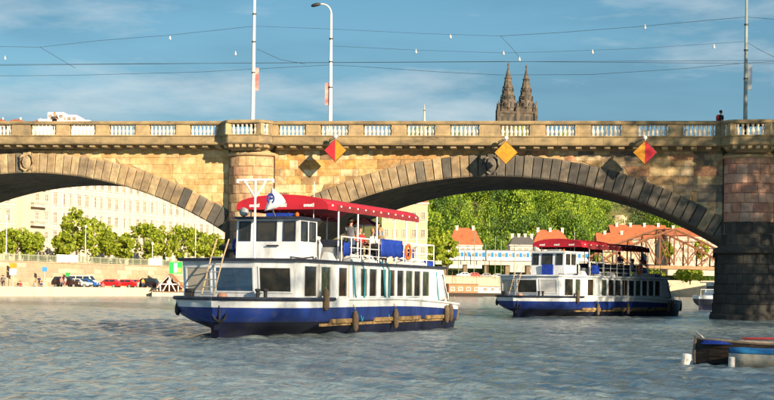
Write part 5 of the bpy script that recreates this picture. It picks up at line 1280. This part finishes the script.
# single trees standing out in front of the wood
k = 0
for px, ty, by, Y, w, lab in ((433, 222, 275, 425, 30, 'tall leafy tree beside the ochre house on the far bank'), (421, 240, 275, 415, 22, 'smaller leafy tree at the foot of the ochre house'), (447, 235, 275, 432, 18, 'slender leafy tree in front of the moving train'),
                         (590, 266, 285, 480, 26, 'low bush beneath the railway bridge by the boat flag'), (622, 268, 283, 500, 22, 'low sunlit bush beneath the steel truss'), (650, 267, 284, 505, 26, 'broad sunlit bush beneath the middle of the truss'), (690, 268, 284, 510, 30, 'broad sunlit bush beneath the truss by the pier'), (668, 242, 262, 545, 12, 'round tree in front of the long cream building'), (701, 240, 264, 545, 14, 'round tree behind the truss close to the pier')):
    p = at(px, by, Y); top = at(px, ty, Y).z; z0 = min(p.z, 12)
    tree((p.x, Y, z0), top - z0, w / 2 * Y / F, lab, None, (M_leafb, M_leaf)[k % 2], 140 + k, 40, 30, .55, 'bank_tree'); k += 1
# ochre house by the arch springing
p = at(404, 262, 398); q = at(427, 262, 398)
building('ochre_house', 'ochre house with tall windows between the excursion boat canopy and the wood', 'building', (p.x - 6, 398, ST), 0, q.x - p.x + 6, 12, at(420, 204, 398).z - ST, mat('peach_stucco', (.60, .42, .27), (.54, .37, .23), scale=.3), M_tr, M_roofr, 4, 5, 1.0, 1.9, 4.6, side=3)
def house(name, label, px0, px1, py_base, py_eave, py_ridge, Y, D, m_wall, roof, floors, bays, chim, ang=0, m_roof=None, hip='hip'):
    a = at(px0, py_base, Y); b_ = at(px1, py_base, Y); ze = at((px0 + px1) / 2, py_eave, Y).z; zr = at((px0 + px1) / 2, py_ridge, Y + D / 2).z
    z0 = a.z - 2; Hh = ze - z0
    return building(name, label, 'house', (a.x, Y, z0), ang, b_.x - a.x, D, Hh, m_wall, M_tr, m_roof or M_roofr, floors, bays, 1.1, 1.5, 3.2, roof=hip, roof_h=max(zr - ze, 1.5), first_z=max(Hh - floors * 3.2 + .9, .4), chimneys=chim)
M_whitew = mat('whitewashed_wall', (.66, .62, .56), (.58, .54, .48), rough=.9, scale=.4)
house('red_roofed_house', 'wide house with steep orange red roof behind the train', 449, 482, 258, 246, 229, 525, 13, M_whitew, 'hip', 1, 6, 2)
house('chimney_house', 'pale grey house with many chimneys beside the orange roof', 510, 536, 262, 246, 237, 520, 12, mat('grey_white_render', (.44, .44, .43), (.38, .38, .37), scale=.4), 'hip', 2, 4, 4, m_roof=M_roofg)
house('red_roofed_house', 'house with orange roof behind the red boat canopy', 533, 570, 258, 245, 231, 535, 13, M_whitew, 'hip', 1, 6, 3)
house('small_gabled_house', 'small house with terracotta gable at the low end of the steel truss', 598, 632, 262, 246, 234, 545, 12, M_f3, 'gable', 2, 5, 2, hip='gable')
house('long_cream_building', 'long cream building with terracotta roof behind the steel truss', 612, 668, 266, 240, 226, 570, 16, M_f1, 'gable', 4, 12, 4, hip='gable')
house('long_cream_building', 'pale terrace with red roof behind the truss beside the pier', 668, 730, 266, 238, 229, 565, 14, M_f2, 'gable', 4, 12, 4, hip='gable')
house('castle_gatehouse', 'small sandstone ruin on the wooded slope above the red roofs', 613, 624, 226, 219, 214, 650, 8, M_f3, 'gable', 1, 2, 0, hip='gable')
# rock outcrop
b = MB(); rr = random.Random(3); c0 = at(619, 228, 640); rings = []
for i in range(6):
    rings.append([(c0.x + (7 - i * .8) * math.cos(q) * rr.uniform(.75, 1.15), 640 + (5 - i * .5) * math.sin(q), c0.z - 12 + i * 3.4 + rr.uniform(-.6, .6)) for q in [2 * math.pi * k_ / 11 for k_ in range(11)]])
b.loft(rings, closed=True, cap1=True); tag(b.build('rock_outcrop', mat('pale_rock', (.42, .33, .22), (.3, .24, .17), scale=.4, bump=.3, bscale=.6)), 'bare pale rock outcrop among the trees on the hillside', 'rock')
# railway: viaduct, train, masts
RZ = 10.2
def rl_pt(px): return at(px, 264, 462)
ax = at(418, 264, 462).x; bx_ = at(606, 264, 462).x
v = thing('railway_viaduct', 'low railway viaduct carrying the blue and white train', 'viaduct', (ax, 459, 0))
boxpart('deck', mat('viaduct_concrete', (.22, .16, .10), (.15, .11, .075), rough=.9, scale=.5), v, 0, bx_ - ax, 0, 7, RZ - .8, RZ); boxpart('parapet', mat('viaduct_band', (.5, .45, .38), None), v, 0, bx_ - ax, -.2, -.02, RZ - .9, RZ + .25)
nP = 9
for k in range(nP): boxpart('pillar', mat('viaduct_concrete', (.3, .26, .2)), v, (bx_ - ax) * k / nP + 1, (bx_ - ax) * k / nP + 2.2, .5, 6, ST - 1, RZ - .81)
M_tw = mat('train_white', (.66, .67, .68), None, rough=.4); M_tb = mat('train_blue', (.02, .20, .50), None, rough=.35); M_tr2 = mat('train_roof', (.20, .20, .2), None, rough=.6)
x0 = at(434, 258, 463).x; x1 = at(588, 258, 463).x; nC = 3; Lc = (x1 - x0) / nC
tn = thing('passenger_train', 'blue and white passenger train crossing behind the boats', 'train', (x0, 461, RZ))
for c in range(nC):
    a0 = c * Lc + .25; a1 = (c + 1) * Lc - .25; cr = part('carriage', tn)
    b = MB(); b.prism([(0, .5), (0, 3.0), (.35, 3.5), (2.5, 3.5), (2.85, 3.0), (2.85, .5)], 'x', a0, a1); b.build('body', M_tw, cr)
    b = MB(); b.prism([(.3, 3.49), (.6, 3.75), (2.2, 3.75), (2.5, 3.49)], 'x', a0, a1); b.build('roof', M_tr2, cr)
    nw = 7
    for k in range(nw):
        xa = a0 + (a1 - a0) * (k + .12) / nw; xb = a0 + (a1 - a0) * (k + .60) / nw; xc = a0 + (a1 - a0) * (k + 1.0) / nw
        boxpart('blue_panel', M_tb, cr, xb, xc, -.03, .0, 1.55, 2.95); boxpart('window', M_win, cr, xa, xb - .1, -.035, .0, 1.7, 2.7)
    boxpart('skirt', M_iron, cr, a0 + .4, a1 - .4, .15, 2.7, .1, .5)
M_cat = mat('catenary_green', (.16, .20, .13), None, rough=.6)
for k, px in enumerate((447, 458.5, 467, 474, 485, 495, 501, 514)):
    p = at(px, 272, 450); zt = at(px, (236, 240, 244, 232, 244, 236, 240, 244)[k], 450).z; t = thing('railway_mast', 'slim green railway mast in front of the train', 'mast', (p.x, 450, ST), 0, 'railway masts in front of the train')
    b = MB(); b.tube([(0, 0, 0), (0, 0, zt - ST)], .12, 6); b.build('post', M_cat, t); b = MB(); b.tube([(0, 0, zt - ST - .6), (1.8, 0, zt - ST - .2)], .05, 4); b.build('bracket', M_cat, t)
# steel truss railway bridge
T0 = Vector((at(601, 264, 457).x, 457, 0)); T1 = Vector((at(732, 264, 492).x, 492, 0)); Td = (T1 - T0).normalized(); TL = 64.0
tb = thing('steel_truss_bridge', 'rust brown bowstring truss railway bridge beyond the stone arch', 'bridge', T0, math.atan2(Td.y, Td.x))
M_rust = mat('rust_brown_steel', (.20, .085, .04), (.14, .06, .03), rough=.75, scale=.8)
boxpart('deck', mat('truss_deck_steel', (.30, .18, .09), (.22, .13, .07), scale=.7), tb, -8, TL + 60, 0, 8, 9.0, 10.0)
def chord(x): return RZ + 10.8 * max(0, 1 - abs(x - TL / 2) / (TL / 2)) ** .8 + .6
npn = 10
for yy in (0, 8):
    prev = None
    for k in range(npn + 1):
        x = TL * k / npn; z = chord(x)
        if prev:
            b = MB(); b.tube([prev, (x, yy, z)], .4, 4); b.build('top_chord', M_rust, tb)
            b = MB(); b.tube([(prev[0], yy, prev[2]), (x, yy, RZ)] if k <= npn // 2 + 1 else [(prev[0], yy, RZ), (x, yy, z)], .24, 4); b.build('diagonal', M_rust, tb)
            b = MB(); b.tube([(prev[0], yy, RZ), (x, yy, z)] if k <= npn // 2 + 1 else [(prev[0], yy, prev[2]), (x, yy, RZ)], .09, 4); b.build('diagonal', M_rust, tb)
        if 0 < k < npn: b = MB(); b.tube([(x, yy, RZ), (x, yy, z)], .34, 4); b.build('post', M_rust, tb)
        prev = (x, yy, z)
for k in range(1, npn): b = MB(); x = TL * k / npn; b.tube([(x, 0, chord(x)), (x, 8, chord(x))], .14, 4); b.build('cross_brace', M_rust, tb)
for x in (-4, TL + 2): boxpart('abutment', M_quayw, tb, x - 2, x + 2, -.5, 8.5, -3.8, 9.0)
# houseboats moored at the far quay
def houseboat(px, w, L_, label, m1, zt):
    p = bank_pt(px, w, 0); t = thing('houseboat', label, 'houseboat', (p.x, p.y, 0), R(12))
    b = MB(); b.loft([[(0, 0, -.3), (L_, 0, -.3), (L_, 4, -.3), (0, 4, -.3)], [(-.8, -.2, .9), (L_ + .8, -.2, .9), (L_ + .8, 4.2, .9), (-.8, 4.2, .9)]], closed=True, cap0=True, cap1=True); b.build('hull', M_darkwood, t)
    c = boxpart('cabin', m1, t, .8, L_ - .8, .3, 3.7, .9, zt)
    for k in range(int(L_ / 2.2)): frame_window(c, (1.2 + k * 2.0, .3, 1.4), (1, 0, 0), (0, 0, 1), 1.1, .9, M_win, .08, .05)
    boxpart('roof', M_greywood, t, .5, L_ - .5, 0, 4, zt, zt + .15); b = MB(); b.tube([(L_ * .2, 1, zt), (L_ * .2, 1, zt + 3)], .06, 5); b.build('flagpole', M_wood, t)
houseboat(446, -5, 9, 'terracotta coloured houseboat moored at the far quay', mat('terracotta_cabin', (.45, .19, .09), (.38, .15, .07), scale=1), 3.0)
houseboat(471, -5, 9, 'low cream houseboat with a flagpole moored at the far quay', M_whitew, 2.5)
houseboat(610, -5, 12, 'grey brown houseboat moored below the truss bridge', M_greywood, 3.0)
# street life on the far bank above the wall: parked cars in a line
for k, px in enumerate((456, 466, 478, 489, 500)):
    p = bank_pt(px, 17.5, ST); make_car('street_car', 'small %s car parked on the street under the viaduct' % ('white', 'red', 'grey', 'pale', 'dark')[k], p, R(10), ((.6, .6, .6), (.5, .03, .02), (.2, .2, .2), (.5, .48, .42), (.04, .04, .05))[k], 'hatch', 'cars parked under the viaduct')

# ------------------------------------------------------------------ church with twin spires on the hilltop
CY = 690.0; M_goth = mat('dark_gothic_stone', (.135, .105, .078), (.05, .045, .04), rough=.92, scale=.5, bump=.15, bscale=1.2)
cc = at(517.3, 122, CY); zb = 60.0
ch = thing('twin_spired_church', 'dark gothic church with twin openwork spires on the wooded hill', 'church', (cc.x, CY, zb))
def spire(px_tip, py_tip, w, name='tower'):
    tp = at(px_tip, py_tip, CY); x = tp.x - cc.x; zs = at(px_tip, 114, CY).z - zb; ztip = tp.z - zb
    t = part('tower', ch, (x, 0, 0)); h = w / 2
    boxpart('shaft', M_goth, t, -h, h, -h, h, -4, zs)
    boxpart('gallery', M_goth, t, -h - .4, h + .4, -h - .4, h + .4, zs - .2, zs + .7)
    for k in (-1, 0, 1):
        b = MB(); b.prism([(k * h * .6 - .55, zs - 6.2), (k * h * .6 + .55, zs - 6.2), (k * h * .6 + .55, zs - 2.2), (k * h * .6, zs - 1.0), (k * h * .6 - .55, zs - 2.2)], 'y', -h - .06, -h + .02); b.build('louvre_window', M_iron, t)
    for sx in (-1, 1):
        for sy in (-1, 1):
            b = MB(); b.box(sx * h - .7, sx * h + .7, sy * h - .7, sy * h + .7, -4, zs + 1.6); b.lathe([(.8, zs + 1.6), (.45, zs + 3.0), (.2, zs + 4.6), (.3, zs + 4.8), (.05, zs + 5.6)], (sx * h, sy * h, 0), 6); b.build('pinnacle', M_goth, t)
    r0 = h * 1.0; b = MB(); b.lathe([(r0, zs + .7), (r0 * .93, zs + 3.0), (r0 * .62, zs + (ztip - zs) * .38), (r0 * .30, zs + (ztip - zs) * .7), (.16, ztip - 1.6)], n=8); sp = b.build('spire', M_goth, t)
    for lvl, rr_ in ((.10, .96), (.30, .70), (.5, .5), (.68, .33)):
        b = MB(); zz = zs + (ztip - zs) * lvl; b.lathe([(r0 * rr_, zz), (r0 * rr_ + .35, zz + .15), (r0 * rr_ + .3, zz + .5), (r0 * rr_ - .1, zz + .6)], n=8); b.build('ring_band', M_goth, sp)
    for k in range(8):                       # crockets and gablets up the ribs
        a = math.pi / 8 * 0 + k * math.pi / 4
        for i in range(9):
            b = MB(); u = .06 + i * .095; rad = r0 * (1 - u * 1.02) + .12; zz = zs + .7 + (ztip - zs - 2) * u; c_ = .30 * (1 - u * .5)
            b.box(rad * math.cos(a) - c_ * .7, rad * math.cos(a) + c_ * .7, rad * math.sin(a) - c_ * .7, rad * math.sin(a) + c_ * .7, zz, zz + c_ * 1.6); b.build('crocket', M_goth, sp)
        for u, hh in ((.08, 2.4), (.26, 1.8), (.44, 1.2)):
            rad = r0 * (1 - u * 1.02) * .93; am = a + math.pi / 8; b = MB(); b.M = Matrix.Translation((rad * math.cos(am), rad * math.sin(am), zs + .9 + (ztip - zs - 2) * u)) @ Matrix.Rotation(am + math.pi / 2, 4, 'Z')
            b.prism([(-.42, 0), (.42, 0), (.42, hh * .7), (0, hh), (-.42, hh * .7)], 'y', -.35, .1); b.build('lucarne', M_iron, sp)
    b = MB(); b.lathe([(.12, ztip - 1.7), (.5, ztip - 1.2), (.5, ztip - .9), (.12, ztip - .5), (.08, ztip)], n=8); b.box(-.5, .5, -.08, .08, ztip - .35, ztip - .2); b.build('finial', M_goth, t)
spire(508.3, 62.5, 9.0); spire(526.4, 64.5, 8.6)
b = MB(); b.box(-8, 8, 3, 40, -6, 10); b.add([(-8, 3, 10), (8, 3, 10), (8, 40, 10), (-8, 40, 10), (0, 3, 17), (0, 40, 17)], [(0, 1, 4), (1, 2, 5, 4), (2, 3, 5), (3, 0, 4, 5)]); b.build('nave', M_goth, ch)
# slender lone spire over the parapet
p = at(424.5, 103.5, 640); t = thing('slender_spire', 'slender pale spire rising alone behind the parapet', 'spire', (p.x, 640, 55)); H = p.z - 55
b = MB(); b.tube([(0, 0, -5), (0, 0, H - 8), (0, 0, H - 6), (0, 0, H - 3), (0, 0, H)], [.9, .8, .45, .3, .05], 8); b.build('shaft', mat('pale_spire_stone', (.4, .38, .34), None), t); b = MB(); b.lathe([(.2, H - 3.2), (.6, H - 3), (.2, H - 2.7)], n=8); b.build('knop', M_goth, t)

# ------------------------------------------------------------------ near (west) bank beside and behind the camera: quay, and unseen poplars added to shade boats and bridge
g_ = MB(); g_.box(0, 400, -400, 200, -3.9, 3.2); o = g_.build('west_bank', M_quayw); o.location = (42, 0, 0); o.rotation_euler.z = R(-2); o['kind'] = 'structure'
PERP = Vector((.788, .615))
def on_sun_line(q, d):               # point at cross coordinate q and distance d towards the sun
    return PERP * q + SUN_H * d
pr = random.Random(8); k = 0
for q0, q1, d0, H0 in ((20, 52, 31, 27.5), (66, 74, -8, 21.5), (78, 93, -26, 30.5)):  # tree rows invented out of view to throw partial shade
    q = q0
    while q <= q1:
        for row in (0, 1):
            a = on_sun_line(q + row * 2.4, d0 + row * 7 + pr.uniform(-1, 1)); Hh = H0 + row * 2.2 + pr.uniform(-1, 1)
            tree((a.x, a.y, 3.2), Hh - 1.5, 3.4, 'unseen tall poplar added on the near embankment for its shade', 'unseen poplars added for shade', M_leaf, 300 + k, 90, 11 if q < 60 else (11 if q < 76 else 42), .21, 'added_shade_poplar', .75); k += 1
        q += 5.0
